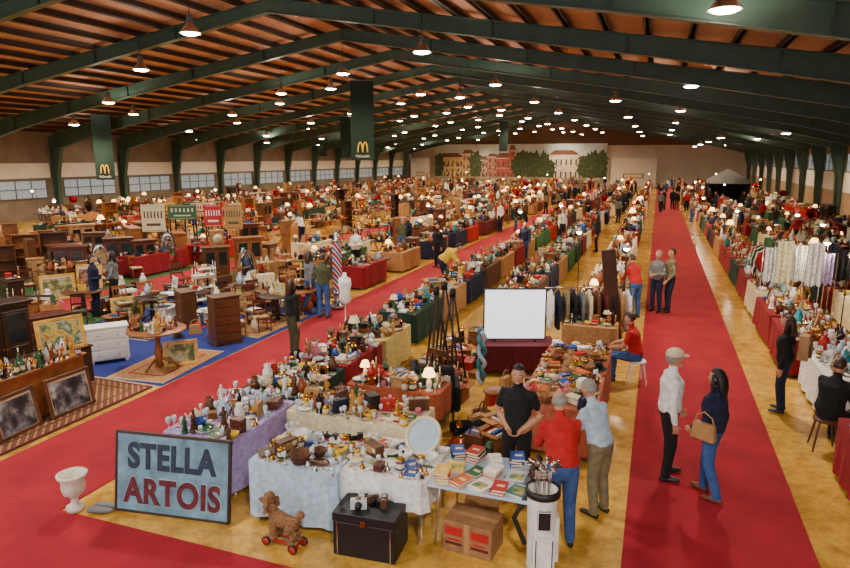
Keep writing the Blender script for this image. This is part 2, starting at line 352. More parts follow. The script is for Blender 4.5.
@kind('candlestick',.07,['brass','silver','copper'],'candlestick','turned metal candlestick')
def _(m): return MB().lathe([(0,0),(.06,0),(.06,.01),(.02,.04),(.012,.08),(.025,.12),(.012,.16),(.03,.22),(.03,.23),(0,.23)],metal(m),12).lathe([(0,.23),(.011,.23),(.011,.34),(0,.345)],paint('cream'),8)
@kind('wine_glass',.045,['light_blue','silver'],'glass','stemmed drinking glass')
def _(m): return MB().lathe([(0,0),(.035,0),(.005,.01),(.005,.08),(.03,.11),(.036,.16),(.03,.18),(.027,.18),(.03,.15),(.02,.11),(0,.1)],M('clear_glassware',(225,232,235),.08,.3,.05),12)
@kind('mantel_clock',.15,['brown','black','gold','mahogany'],'clock','mantel clock with round dial')
def _(m):
    w_=wood(m); b=MB().box(0,0,0,.3,.14,.04,w_).box(0,0,.04,.24,.11,.2,w_).box(0,0,.24,.28,.13,.03,w_)
    T=Matrix.Translation((0,-.055,.14))@Matrix.Rotation(pi/2,4,'X'); b.lathe([(0,.0),(.075,0),(.075,.012),(0,.013)],paint('cream'),16,T=T).lathe([(.075,0),(.085,0),(.085,.016),(.075,.016)],br,16,T=T)
    return b.box(0,-.07,.14,.006,.004,.055,dk).box(.02,-.07,.138,.04,.004,.006,dk).lathe([(0,.27),(.03,.27),(.015,.3),(.02,.32),(0,.34)],br,8)
@kind('book',.13,['red','blue','green','brown','cream','navy','orange','white'],'book','hardback book lying flat')
def _(m): return MB().box(0,0,0,.16,.23,.004,paint(m)).box(0,0,.004,.152,.22,.024,pages).box(0,0,.028,.16,.23,.004,paint(m)).box(-.08,0,0,.005,.23,.032,paint(m)).box(.01,0,.032,.09,.05,.001,cr0)
@kind('magazine',.14,['red','yellow','light_blue','white','pink','teal'],'magazine','colour magazine lying flat')
def _(m): return MB().box(0,0,0,.21,.28,.006,pages).box(0,0,.006,.21,.28,.001,paint(m)).box(0,-.03,.007,.15,.14,.001,picmat('poster')).box(0,.1,.007,.17,.03,.001,cr0)
@kind('postcard',.07,['white','light_blue','cream','pink'],'postcard','picture postcard lying flat')
def _(m): return MB().box(0,0,0,.14,.1,.002,paint(m)).box(0,0,.002,.12,.08,.001,picmat('landscape'))
@kind('spoon',.06,['silver','brass'],'spoon','polished metal serving spoon')
def _(m): return MB().tube([(-.1,0,.01),(0,0,.006),(.05,0,.01)],[(.006,.003),(.004,.003),(.006,.003)],metal(m),6).sph((.075,0,.01),(.03,.019,.007),metal(m),10)
@kind('fork',.06,['silver','brass'],'fork','polished metal table fork')
def _(m):
    b=MB().tube([(-.1,0,.01),(0,0,.006),(.045,0,.01)],[(.006,.003),(.004,.003),(.011,.003)],metal(m),6)
    for k in range(4): b.tube([(.045,-.009+.006*k,.01),(.09,-.009+.006*k,.012)],[.0022,.0018],metal(m),4)
    return b
@kind('pocket_watch',.05,['gold','silver'],'watch','pocket watch with short chain')
def _(m):
    b=MB().lathe([(0,0),(.028,0),(.03,.006),(.028,.012),(0,.012)],metal(m),14).lathe([(0,.012),(.023,.012),(.023,.014),(0,.014)],cr0,14)
    for k in range(7): b.sph((.036+.01*k,.01*sin(k*.9),.006),.005,metal(m),6)
    return b
@kind('hand_bell',.05,['brass','silver'],'bell','small metal hand bell')
def _(m): return MB().lathe([(.05,0),(.045,.01),(.03,.04),(.02,.065),(0,.07)],metal(m),12).lathe([(0,.07),(.008,.07),(.012,.1),(.006,.13),(0,.135)],wood('brown'),8)
@kind('picture_frame',.16,['gold','brown','black','honey'],'picture frame','framed picture propped upright')
def _(m):
    T=Matrix.Rotation(radians(-12),4,'X'); w_=wood(m); b=MB()
    for x in (-.14,.14): b.box(x,0,0,.035,.025,.36,w_,T)
    for z in (0,.325): b.box(0,0,z,.28,.025,.035,w_,T)
    b.box(0,.005,.03,.25,.008,.3,picmat('landscape' if m in('gold','honey') else 'portrait'),T); return b.box(0,.1,0,.03,.1,.01,w_).tube([(0,.13,.005),(0,.05,.25)],[.008,.008],w_,5)
@kind('keepsake_box',.12,['brown','mahogany','honey','black','red'],'box','small lidded wooden box')
def _(m): return MB().box(0,0,0,.22,.15,.09,wood(m)).box(0,0,.092,.23,.16,.03,wood(m)).box(0,-.083,.07,.03,.01,.04,br)
@kind('tin',.07,['red','blue','yellow','green','silver'],'tin','round printed metal tin')
def _(m): return MB().lathe([(0,0),(.06,0),(.06,.12),(0,.12)],glaze(m),14).lathe([(.062,.12),(.064,.12),(.064,.15),(.0,.152)],metal('gold'),14).lathe([(.061,.03),(.061,.09)],cr0,14)
@kind('radio',.18,['brown','cream','honey','red'],'radio','vintage table radio with knobs')
def _(m):
    b=MB().box(0,0,0,.34,.16,.2,wood(m)).box(-.05,-.082,.05,.2,.006,.12,cloth('tan')).box(.1,-.082,.09,.09,.006,.08,cr0)
    T=Matrix.Rotation(pi/2,4,'X')
    for x in (.07,.13): b.lathe([(0,0),(.018,0),(.016,.02),(0,.02)],dk,8,T=Matrix.Translation((x,-.082,.045))@T)
    return b.tube([(-.1,0,.2),(-.08,0,.23),(.08,0,.23),(.1,0,.2)],[.007]*4,dk,5)
@kind('table_lamp',.14,['brass','blue','white','green','red'],'lamp','table lamp with pleated shade')
def _(m): return MB().lathe([(0,0),(.07,0),(.07,.015),(.03,.03),(.05,.1),(.05,.16),(.02,.22),(.01,.24),(.01,.32),(0,.32)],glaze(m),12).lathe([(.12,.27),(.07,.4),(.065,.4),(.115,.27)],shade_lit if m in('brass','white') else cloth('cream'),16)
@kind('figurine',.07,['white','brass','black','green','brown'],'figurine','small standing statue figurine')
def _(m):
    g=glaze(m); return MB().lathe([(0,0),(.06,0),(.06,.03),(.045,.03),(.05,.05),(.03,.14),(.04,.2),(.035,.24),(.012,.26),(0,.26)],g,10).sph((0,0,.285),(.022,.024,.03),g,8).tube([(.035,0,.23),(.06,-.02,.18),(.03,-.045,.17)],[.012,.01,.008],g,6).tube([(-.035,0,.23),(-.06,0,.18),(-.05,-.01,.12)],[.012,.01,.008],g,6)
@kind('basket',.15,['tan','honey','brown'],'basket','woven wicker basket with handle')
def _(m):
    w_=M('wicker_'+m,RGB[m],.8,0,.5,30,bump=.8); return MB().lathe([(0,0),(.1,0),(.14,.12),(.15,.13),(.135,.13),(.09,.02),(0,.02)],w_,14).tube([(.14*cos(a),0,.12+.16*sin(a)) for a in [pi*i/8 for i in range(9)]],[.01]*9,w_,6,ref=(0,1,0))
@kind('globe',.13,['blue','teal'],'globe','terrestrial globe on a turned stand')
def _(m): return MB().lathe([(0,0),(.08,0),(.08,.015),(.015,.04),(.012,.08),(0,.08)],wood('brown'),12).sph((0,0,.2),.11,glaze(m),14).tube([(.125*cos(a),0,.2+.125*sin(a)) for a in [radians(q) for q in range(-90,91,20)]],[.006]*10,br,5,ref=(0,1,0)).sph((.03,-.04,.23),(.08,.08,.07),glaze('olive' if m=='teal' else 'tan'),10)
@kind('teddy_bear',.12,['tan','brown','white','pink'],'teddy bear','sitting plush bear')
def _(m):
    c=cloth(m); b=MB().sph((0,0,.1),(.075,.07,.1),c,10).sph((0,-.01,.23),(.06,.058,.056),c,10).sph((0,-.06,.215),(.028,.025,.022),cr0,8)
    for s in (-1,1): b.sph((s*.045,0,.28),(.022,.014,.022),c,6).tube([(s*.06,0,.17),(s*.11,-.04,.11)],[.028,.024],c,6).tube([(s*.05,-.03,.03),(s*.08,-.14,.03)],[.035,.03],c,6).sph((s*.022,-.062,.245),.007,dk,5)
    return b
@kind('toy_car',.12,['red','blue','green','yellow','silver'],'toy car','tinplate toy car')
def _(m):
    b=MB().box(0,0,.02,.2,.09,.04,glaze(m)).box(-.01,0,.06,.11,.08,.035,glaze(m),tp=.8).box(-.01,0,.062,.105,.083,.02,glassy,tp=.9)
    for x in (-.06,.06):
        for y in (-.045,.045): b.lathe([(0,-.008),(.022,-.008),(.022,.008),(0,.008)],dk,10,T=Matrix.Translation((x,y,.022))@Matrix.Rotation(pi/2,4,'X'))
    return b
@kind('camera',.09,['black','brown','silver'],'camera','old folding film camera')
def _(m): return MB().box(0,0,0,.15,.06,.09,paint(m)).lathe([(.035,0),(.03,.05),(0,.05)],dk,12,T=Matrix.Translation((0,-.03,.045))@Matrix.Rotation(pi/2,4,'X')).box(0,0,.09,.05,.04,.02,metal('silver')).box(.055,0,.09,.02,.02,.01,metal('silver'))
@kind('hat',.15,['brown','black','cream','red','tan'],'hat','felt hat with ribbon')
def _(m): return MB().lathe([(.16,.012),(.1,0),(.088,.02),(.085,.1),(.06,.13),(0,.12)],cloth(m),16,sx=1.1).lathe([(.09,.015),(.09,.045)],cloth('black'),16,sx=1.1)
@kind('handbag',.14,['brown','red','black','tan','navy'],'handbag','leather handbag standing upright')
def _(m): return MB().box(0,0,0,.28,.11,.2,M('leather_'+m,RGB[m],.4,0,.2,20),tp=.78).tube([(-.08,0,.19),(-.07,0,.28),(0,0,.32),(.07,0,.28),(.08,0,.19)],[.008]*5,M('leather_'+m,RGB[m]),5,ref=(0,1,0)).box(0,-.05,.12,.04,.015,.04,br)
@kind('gramophone',.2,['brass','red'],'gramophone','gramophone with flared horn on a box')
def _(m):
    b=MB().box(0,0,0,.3,.3,.13,wood('honey')).lathe([(0,.13),(.12,.13),(.12,.145),(0,.145)],dk,16)
    T=Matrix.Translation((.02,.1,.3))@Matrix.Rotation(radians(60),4,'X'); b.lathe([(.015,-.12),(.03,.02),(.07,.15),(.15,.27),(.22,.32),(.145,.26),(.06,.15),(.02,.02)],metal(m),16,T=T)
    return b.tube([(.02,.12,.14),(.02,.14,.22),(.02,.19,.27)],[.014]*3,br,6)
@kind('serving_tray',.19,['silver','brass','red','brown'],'tray','oval serving tray with handles')
def _(m): return MB().lathe([(0,0),(.13,0),(.17,.02),(.172,.025),(.13,.008),(0,.008)],metal(m) if m in('silver','brass') else wood(m),20,sx=1.2,sy=.85).tube([(.2,-.04,.025),(.23,0,.03),(.2,.04,.025)],[.007]*3,br,5).tube([(-.2,-.04,.025),(-.23,0,.03),(-.2,.04,.025)],[.007]*3,br,5)
@kind('sewing_machine',.2,['black'],'sewing machine','sewing machine with gold wheel')
def _(m): return MB().box(0,0,0,.4,.18,.05,wood('honey')).box(0,0,.05,.34,.12,.02,dk).tube([(.12,0,.06),(.12,0,.24),(0,0,.27),(-.12,0,.25)],[(.04,.035),(.035,.035),(.03,.035),(.035,.035)],dk,8,ref=(0,1,0)).tube([(-.13,0,.25),(-.13,0,.1)],[.02,.008],dk,6).lathe([(.02,-.01),(.07,-.012),(.07,.012),(.02,.01)],br,14,T=Matrix.Translation((.18,0,.22))@Matrix.Rotation(pi/2,4,'Y'))
@kind('copper_pot',.14,['copper','brass','silver'],'pot','metal cooking pot with long handle')
def _(m): return MB().lathe([(0,0),(.1,0),(.11,.02),(.11,.12),(.115,.125),(.1,.12),(.1,.02),(0,.015)],metal(m),16).tube([(.1,0,.11),(.2,0,.14),(.3,0,.15)],[.01,.009,.011],br,6)
@kind('record_crate',.2,['honey','brown','red'],'crate','crate packed with vinyl records')
def _(m):
    w_=wood(m); b=MB().box(0,0,0,.34,.4,.015,w_)
    for x in (-.17,.17): b.box(x,0,0,.015,.4,.24,w_)
    for y in (-.2,.2): b.box(0,y,0,.34,.015,.24,w_)
    for i,c in enumerate(('white','red','blue','black','yellow','cream','green','orange','navy','pink')): b.box(0,-.17+.037*i,.02,.31,.012,.27,paint(c))
    return b
@kind('folded_cloth',.16,['white','red','cream','blue','pink','orange','green'],'textile','stack of folded textiles')
def _(m):
    b=MB()
    for i in range(3): b.tube([(-.13,0,.025+.042*i),(.13,.01*i,.025+.042*i)],[(.1,.022),(.1,.022)],cloth(m if i!=1 else 'cream'),10)
    return b
@kind('lantern',.1,['black','brass','green','copper'],'lantern','metal lantern with glass panes')
def _(m):
    q=metal(m) if m in('brass','copper') else paint(m); b=MB().lathe([(0,0),(.08,0),(.08,.03),(.05,.04)],q,8).lathe([(.055,.04),(.065,.1),(.055,.18)],glassy,8).lathe([(.07,.18),(.03,.25),(0,.26)],q,8)
    return b.tube([(-.05,0,.22),(-.04,0,.32),(.04,0,.32),(.05,0,.22)],[.005]*4,q,5,ref=(0,1,0))
@kind('chess_board',.13,['cream','black'],'game board','inlaid chequered game board')
def _(m):
    b=MB().box(0,0,0,.26,.26,.03,wood('brown'))
    for i in range(8):
        for j in range(8):
            if (i+j)%2: b.box(-.105+.03*i,-.105+.03*j,.03,.03,.03,.002,paint(m))
    return b
@kind('telephone',.13,['black','red','cream'],'telephone','rotary dial telephone with handset')
def _(m):
    q=glaze(m); return MB().box(0,0,0,.2,.2,.1,q,tp=.6).lathe([(0,0),(.05,0),(.045,.012),(0,.012)],cr0,14,T=Matrix.Translation((0,-.07,.06))@Matrix.Rotation(radians(65),4,'X')).tube([(-.12,0,.12),(-.09,0,.15),(.09,0,.15),(.12,0,.12)],[.03,.016,.016,.03],q,8)
@kind('jewellery_bust',.1,['navy','black','white'],'jewellery bust','necklace display bust with beads')
def _(m): return MB().lathe([(0,0),(.07,0),(.02,.03),(.02,.06),(.09,.12),(.1,.17),(.05,.23),(.03,.27),(0,.3)],cloth(m),12,sy=.6).tube([(.07*cos(a),-.055-.02*sin(-a) if a<0 else .03,.2+.09*sin(a)) for a in [radians(q) for q in range(-180,1,20)]],[.008]*10,glaze('gold'),5)
@kind('wooden_mask',.11,['dark_brown','red','honey'],'mask','carved wooden face mask on stand')
def _(m): return MB().box(0,0,0,.12,.1,.02,wood('brown')).tube([(0,.02,.02),(0,.02,.12)],[.01,.01],dk,5).sph((0,0,.22),(.08,.045,.13),wood(m),12).sph((-.03,-.04,.25),(.018,.01,.01),cr0,6).sph((.03,-.04,.25),(.018,.01,.01),cr0,6).tube([(0,-.04,.26),(0,-.065,.2)],[.01,.02],wood(m),6).sph((0,-.042,.15),(.03,.012,.012),paint('crimson'),6)
@kind('flower_pot',.1,['terracotta','white','blue'],'potted plant','clay pot with small leafy plant')
def _(m):
    b=MB().lathe([(0,0),(.06,0),(.08,.1),(.09,.1),(.09,.12),(.07,.12),(0,.1)],glaze(m),12)
    for i in range(9):
        a=i*2.4; r=.09+.03*(i%3); b.tube([(0,0,.1),(r*.5*cos(a),r*.5*sin(a),.2+.02*(i%4)),(r*cos(a),r*sin(a),.2+.03*(i%3))],[.004,(.02,.006),.004],paint('green'),5)
    return b
@kind('suitcase',.26,['brown','tan','black','maroon'],'suitcase','old leather suitcase with straps')
def _(m):
    q=M('leather_'+m,RGB[m],.4,0,.2,20); return MB().box(0,0,0,.5,.34,.08,q).box(0,0,.083,.5,.34,.08,q).box(-.15,0,0,.03,.35,.168,wood('dark_brown')).box(.15,0,0,.03,.35,.168,wood('dark_brown')).tube([(-.06,-.17,.08),(-.05,-.2,.08),(.05,-.2,.08),(.06,-.17,.08)],[.008]*4,dk,5)
@kind('carton',.2,['tan','white','honey'],'box','open cardboard carton with folded flaps')
def _(m):
    q=M('cardboard_'+m,RGB[m],.85,0,.15,9); b=MB().box(0,0,0,.36,.28,.01,q)
    for sx in(-1,1): b.box(sx*.18,0,0,.008,.28,.24,q).box(sx*.23,0,.235,.1,.27,.006,q)
    for sy in(-1,1): b.box(0,sy*.14,0,.36,.008,.24,q).box(0,sy*.19,.235,.35,.1,.006,q)
    for i,c in enumerate(('red','cream','blue','white','green')): b.box(-.13+.065*i,0,.012,.05,.22,.2+.02*(i%3),paint(c))
    return b
@kind('toy_train',.17,['red','green','black'],'toy train','tinplate toy locomotive')
def _(m):
    b=MB().box(0,0,.03,.3,.08,.02,dk).tube([(-.13,0,.085),(.06,0,.085)],[.035,.035],glaze(m),10).box(.1,0,.05,.09,.08,.1,glaze(m)).box(.1,0,.15,.11,.1,.008,dk).lathe([(.012,.12),(.018,.165),(0,.165)],dk,8,at=(-.09,0,0))
    for x in(-.1,-.03,.04,.11):
        for y in(-.045,.045): b.lathe([(0,-.006),(.028,-.006),(.028,.006),(0,.006)],paint('red'),10,T=Matrix.Translation((x,y,.028))@Matrix.Rotation(pi/2,4,'X'))
    return b
ALL=[k for k in K]
def item(kd,x,y,z,col=None,rz=None,s=1,where='on a market stall',tilt=(0,0)):
    k=K[kd]; col=col or random.choice(k['cols'])
    if col not in k['c']: k['c'][col]=k['fn'](col).mesh(kd,.003 if kd in('radio','mantel_clock','suitcase','keepsake_box') else 0)
    return place(kd,[(kd,k['c'][col],(0,0,0))],x,y,z,random.uniform(0,6.28) if rz is None else rz,s,label=('%s %s %s'%(col.replace('_',' '),k['desc'],where)),cat=k['cat'],group='%s pieces on the stalls'%k['cat'],tilt=tilt,cap=235)
STACK={'book':(.0325,4),'plate':(.012,4),'magazine':(.0075,3),'keepsake_box':(.122,2),'suitcase':(.17,2)}
UP=('picture_frame','radio','mantel_clock','gramophone','table_lamp','wooden_mask','jewellery_bust','figurine','teddy_bear','telephone')
def scatter(x0,x1,y0,y1,z,kinds,n,where='on a market stall',smin=.85,smax=1.2,face=None,pk=.84,stack=False,tr=6):
    pts=[]
    for _ in range(n*tr):
        if len(pts)>=n: break
        kd=random.choice(kinds); s=random.uniform(smin,smax); r=K[kd]['r']*s
        if x1-x0<2*r or y1-y0<2*r: continue
        x=random.uniform(x0+r,x1-r); y=random.uniform(y0+r,y1-r)
        if any((x-a)**2+(y-b)**2<((r+c)*pk)**2 for a,b,c in pts): continue
        rz=(face+random.uniform(-.3,.3)) if (face is not None and kd in UP) else None
        if item(kd,x,y,z,rz=rz,s=s,where=where):
            pts.append((x,y,r))
            if stack and kd in STACK:
                dz,mxn=STACK[kd]
                a0=random.uniform(0,6.28)
                for q in range(random.randint(0,mxn-1)): item(kd,x,y,z+dz*s*(q+1),rz=a0+random.uniform(-.3,.3),s=s,where=where)
# ================================================================ FURNITURE
TC={}
def table_mesh(w_,d,h,c,drop,nn=40):
    key=('t',w_,d,h,c,drop)
    if key in TC: return TC[key]
    mb=MB(); per=[]; tot=2*(w_+d); n=nn
    for i in range(n):
        q=tot*i/n
        if q<w_: per.append((-w_/2+q,-d/2,0,-1))
        elif q<w_+d: per.append((w_/2,-d/2+q-w_,1,0))
        elif q<2*w_+d: per.append((w_/2-(q-w_-d),d/2,0,1))
        else: per.append((-w_/2,d/2-(q-2*w_-d),-1,0))
    vs=[];K_=4
    for j in range(K_):
        f=j/(K_-1)
        for i,(x,y,nx,ny) in enumerate(per):
            wv=f*.03*sin(i*1.9+.5*sin(i)); vs.append((x+nx*(.01+wv+.02*f),y+ny*(.01+wv+.02*f),h-drop*f))
    fs=[tuple(range(n))]
    for j in range(K_-1):
        for i in range(n): l=(i+1)%n; fs.append((j*n+i,j*n+l,(j+1)*n+l,(j+1)*n+i))
    mb.add(vs,fs,cloth(c),False)
    TC[key]=mb.mesh('tablecloth'); return TC[key]
legc={}
def table(x,y,w_,d,c,rz=0,h=.75,drop=.68,label=None,full=True,nn=40):
    cl=table_mesh(w_,d,h,c,drop,nn); lb=label or '%s cloth-covered trestle table on a stall'%c.replace('_',' ')
    parts=[('tablecloth',cl,(0,0,0))]
    key=(w_,d,h)
    if key not in legc:
        legc[key]=(MB().box(0,0,0,.04,.04,h-.03,metal('silver')).mesh('leg'),MB().box(0,0,0,w_-.02,d-.02,.025,wood('honey')).mesh('tabletop'))
    lg,tp=legc[key]
    parts.append(('tabletop',tp,(0,0,h-.027)))
    if full:
        for sx in (-1,1):
            for sy in (-1,1): parts.append(('leg',lg,(sx*(w_/2-.06),sy*(d/2-.06),0)))
    return place('stall_table',parts,x,y,0,rz,label=lb,cat='table',group='cloth-covered stall tables')
tre={}
def trestle(x,y,w_,d,c):
    key=(w_,d,c)
    if key not in tre:
        q=wood(c); lg=MB().tube([(-w_/2+.1,0,.01),(-.05,0,.72)],[.022]*2,q,5).tube([(w_/2-.1,0,.01),(.05,0,.72)],[.022]*2,q,5).box(0,0,.3,w_*.5,.03,.05,q).mesh('trestle')
        tre[key]=[('tabletop',MB().box(0,0,.72,w_,d,.03,q).mesh('tabletop'),(0,0,0)),('trestle_leg',lg,(0,-d*.38,0)),('trestle_leg',lg,(0,d*.38,0))]
    return place('trestle_table',tre[key],x,y,0,0,label='bare %s wooden trestle table with goods'%c.replace('_',' '),cat='table',group='bare trestle tables')
FC={}
def furn(kd,c,x,y,rz=0,s=1,label=None,z=0):
    key=(kd,c)
    if key not in FC:
        w_=wood(c) if c in('brown','dark_brown','honey','mahogany','tan') else paint(c); pt=[]
        if kd=='chair':
            lg=MB().tube([(0,0,0),(0,0,.44)],[.015,.022],w_,8).mesh('leg')
            pt=[('seat',MB().box(0,0,.42,.44,.42,.04,w_).box(0,0,.46,.38,.36,.03,cloth({'brown':'crimson','honey':'cream','dark_brown':'olive','mahogany':'tan'}.get(c,'white'))).mesh('seat',.008),(0,0,0))]
            pt+=[('leg',lg,(a*.19,b*.18,0)) for a in(-1,1) for b in(-1,1)]
            b=MB()
            for a in(-.19,.19): b.tube([(a,.19,.44),(a,.21,.7),(a,.26,.95)],[.02,.018,.015],w_,6)
            b.box(0,.25,.85,.4,.025,.1,w_).box(0,.22,.62,.36,.02,.05,w_)
            for a in(-.08,0,.08): b.tube([(a,.215,.64),(a,.25,.87)],[.009,.009],w_,5)
            pt.append(('backrest',b.mesh('backrest'),(0,0,0)))
        elif kd=='armchair':
            f=cloth({'brown':'brown','dark_brown':'black','mahogany':'crimson','honey':'tan','tan':'cream'}.get(c,c))
            pt=[('seat',MB().box(0,0,.2,.62,.6,.22,f).mesh('seat',.04),(0,0,0)),('backrest',MB().box(0,.28,.3,.66,.14,.68,f,tp=.95).mesh('backrest',.04),(0,0,0))]
            am=MB().box(0,0,.2,.12,.6,.42,f).mesh('armrest',.04); pt+=[('armrest',am,(a*.36,0,0)) for a in(-1,1)]
            lg=MB().tube([(0,0,0),(0,0,.2)],[.015,.025],w_,6).mesh('leg'); pt+=[('leg',lg,(a*.3,b*.25,0)) for a in(-1,1) for b in(-1,1)]
        elif kd=='chest_of_drawers':
            pt=[('cabinet_body',MB().box(0,0,.08,.9,.45,.8,w_).box(0,0,.88,.96,.5,.035,w_).box(-.38,0,0,.07,.4,.08,w_).box(.38,0,0,.07,.4,.08,w_).mesh('cabinet_body',.006),(0,0,0))]
            dm=MB().box(0,0,0,.82,.03,.2,w_).lathe([(0,0),(.018,0),(.022,.02),(0,.03)],br,8,T=Matrix.Translation((-.22,-.015,.1))@Matrix.Rotation(pi/2,4,'X')).lathe([(0,0),(.018,0),(.022,.02),(0,.03)],br,8,T=Matrix.Translation((.22,-.015,.1))@Matrix.Rotation(pi/2,4,'X')).mesh('drawer',.004)
            pt+=[('drawer',dm,(0,-.235,.12+.25*i)) for i in range(3)]
        elif kd=='tall_drawers':
            pt=[('cabinet_body',MB().box(0,0,.06,.6,.42,1.05,w_).box(0,0,1.11,.66,.48,.03,w_).box(0,0,0,.62,.44,.07,w_).mesh('cabinet_body',.006),(0,0,0))]
            dm=MB().box(0,0,0,.53,.03,.16,w_).lathe([(0,0),(.018,0),(.02,.02),(0,.03)],br,8,T=Matrix.Translation((0,-.015,.08))@Matrix.Rotation(pi/2,4,'X')).mesh('drawer',.004)
            pt+=[('drawer',dm,(0,-.22,.1+.2*i)) for i in range(5)]
        elif kd in('cabinet','wardrobe'):
            hh=1.5 if kd=='cabinet' else 1.95; ww=1.0 if kd=='cabinet' else 1.2
            b=MB().box(0,0,.08,ww,.45,hh-.08,w_).box(-ww/2+.06,0,0,.09,.4,.08,w_).box(ww/2-.06,0,0,.09,.4,.08,w_)
            pt=[('cabinet_body',b.mesh('cabinet_body',.006),(0,0,0)),('cornice',MB().box(0,0,hh,ww+.1,.52,.05,w_).box(0,0,hh+.05,ww+.16,.56,.05,w_).mesh('cornice',.008),(0,0,0))]
            dw=ww/2-.03; d=MB().box(0,0,0,dw,.03,hh-.2,w_).box(0,-.018,.08,dw-.14,.01,(hh-.2)*.42,w_).box(0,-.018,.08+(hh-.2)*.48,dw-.14,.012,(hh-.2)*.42,glassy if kd=='cabinet' else w_).mesh('door',.004)
            kn=MB().sph((0,0,0),.018,br,6).mesh('handle')
            pt+=[('door',d,(-dw/2-.008,-.24,.14)),('door',d,(dw/2+.008,-.24,.14)),('handle',kn,(-.03,-.27,hh/2)),('handle',kn,(.03,-.27,hh/2))]
        elif kd=='bookcase':
            b=MB()
            for a in(-.5,.5): b.box(a,0,0,.03,.3,1.8,w_)
            for z_ in(.05,.4,.8,1.2,1.77): b.box(0,0,z_,1,.3,.025,w_)
            b.box(0,.14,0,1,.012,1.8,w_); pt=[('bookcase',b.mesh('bookcase',.003),(0,0,0))]
        elif kd=='shelf_stand':
            b=MB()
            for a in(-.3,.3):
                for c2 in(-.15,.15): b.tube([(a,c2,0.01),(a,c2,1.25)],[.014,.011],w_,6)
            b.box(0,0,.18,.66,.36,.02,w_).box(0,0,.6,.66,.36,.02,w_).box(0,0,1.0,.66,.36,.02,w_)
            pt=[('shelf_stand',b.mesh('shelf_stand',.002),(0,0,0))]
        elif kd=='round_table':
            pt=[('tabletop',MB().lathe([(0,.72),(.5,.72),(.52,.73),(.52,.75),(.5,.76),(0,.76)],w_,24).mesh('tabletop'),(0,0,0)),
                ('pedestal',MB().lathe([(0,.05),(.07,.05),(.05,.15),(.08,.3),(.04,.5),(.06,.65),(.15,.72),(0,.72)],w_,12).mesh('pedestal'),(0,0,0))]
            for i in range(3):
                a=i*2.09+.5; pt.append(('leg',MB().tube([(.04*cos(a),.04*sin(a),.2),(.2*cos(a),.2*sin(a),.14),(.34*cos(a),.34*sin(a),.025)],[.035,.03,.025],w_,6).mesh('leg'),(0,0,0)))
        elif kd=='floor_lamp':
            pt=[('base',MB().lathe([(0,0),(.15,0),(.14,.02),(.03,.05),(0,.05)],br,14).mesh('base'),(0,0,0)),('pole',MB().tube([(0,0,.04),(0,0,1.4)],[.013,.013],br,6).mesh('pole'),(0,0,0)),
                ('lamp_shade',MB().lathe([(.18,1.34),(.09,1.54),(.085,1.54),(.175,1.34)],shade_lit,18).mesh('lamp_shade'),(0,0,0))]
        elif kd=='standing_mirror':
            b=MB().tube([(.3*cos(a),0,1.0+.62*sin(a)) for a in [2*pi*i/20 for i in range(21)]],[.03]*21,w_,8,ref=(0,1,0),cap=False)
            pt=[('mirror_frame',b.mesh('mirror_frame'),(0,0,0)),('mirror_glass',MB().sph((0,0,1.0),(.29,.012,.6),M('mirror_glass',(220,225,230),.03,1,.01),20).mesh('mirror_glass'),(0,0,0)),
                ('stand',MB().tube([(-.36,0,.05),(-.36,0,1.1)],[.02,.02],w_,6).tube([(.36,0,.05),(.36,0,1.1)],[.02,.02],w_,6).tube([(-.36,-.2,.03),(-.36,.2,.03)],[.025,.025],w_,6).tube([(.36,-.2,.03),(.36,.2,.03)],[.025,.025],w_,6).tube([(-.36,0,.15),(.36,0,.15)],[.02,.02],w_,6).mesh('stand'),(0,0,0))]
        elif kd=='grandfather_clock':
            b=MB().box(0,0,0,.5,.3,.4,w_).box(0,0,.4,.34,.24,1.0,w_).box(0,0,1.4,.46,.28,.5,w_).box(0,0,1.9,.5,.32,.06,w_).box(0,-.13,.5,.2,.01,.8,glassy)
            pt=[('clock_case',b.mesh('clock_case',.006),(0,0,0)),('dial',MB().lathe([(0,0),(.17,0),(.17,.02),(0,.02)],paint('cream'),20,T=Matrix.Translation((0,-.14,1.65))@Matrix.Rotation(pi/2,4,'X')).box(0,-.165,1.65,.012,.005,.12,dk).box(.04,-.165,1.645,.09,.005,.012,dk).mesh('dial'),(0,0,0))]
        elif kd=='bench_desk':
            pt=[('desktop',MB().box(0,0,.72,1.3,.6,.04,w_).mesh('desktop',.008),(0,0,0)),('cabinet_body',MB().box(-.42,0,.05,.4,.55,.67,w_).box(-.42,-.28,.1,.34,.02,.17,w_).box(-.42,-.28,.3,.34,.02,.17,w_).box(-.42,-.28,.5,.34,.02,.17,w_).mesh('cabinet_body',.005),(0,0,0)),('cabinet_body',MB().box(.42,0,.05,.4,.55,.67,w_).box(.42,-.28,.1,.34,.02,.58,w_).mesh('cabinet_body',.005),(0,0,0))]
        elif kd=='stool':
            pt=[('seat',MB().lathe([(0,.45),(.17,.45),(.18,.47),(.17,.49),(0,.49)],w_,16).mesh('seat'),(0,0,0))]
            lg=[MB().tube([(a*.1,b*.1,.45),(a*.16,b*.16,0.01)],[.018,.014],w_,6).mesh('leg') for a in(-1,1) for b in(-1,1)]; pt+=[('leg',l,(0,0,0)) for l in lg]
        elif kd=='stall_spotlight':
            pt=[('pole',MB().tube([(0,0,0.01),(0,0,2.1),(0,-.25,2.2)],[.014,.012,.012],dk,6).mesh('pole'),(0,0,0)),('base',MB().lathe([(0,0),(.16,0),(.14,.02),(0,.03)],dk,12).mesh('base'),(0,0,0)),
                ('lamp_shade',MB().lathe([(.03,.12),(.06,.1),(.12,0),(.115,0),(.05,.09)],alu,12).mesh('lamp_shade'),(0,-.28,2.1)),('bulb',MB().sph((0,0,0),.075,bulb_lit,10).mesh('bulb'),(0,-.28,2.1))]
        FC[key]=pt
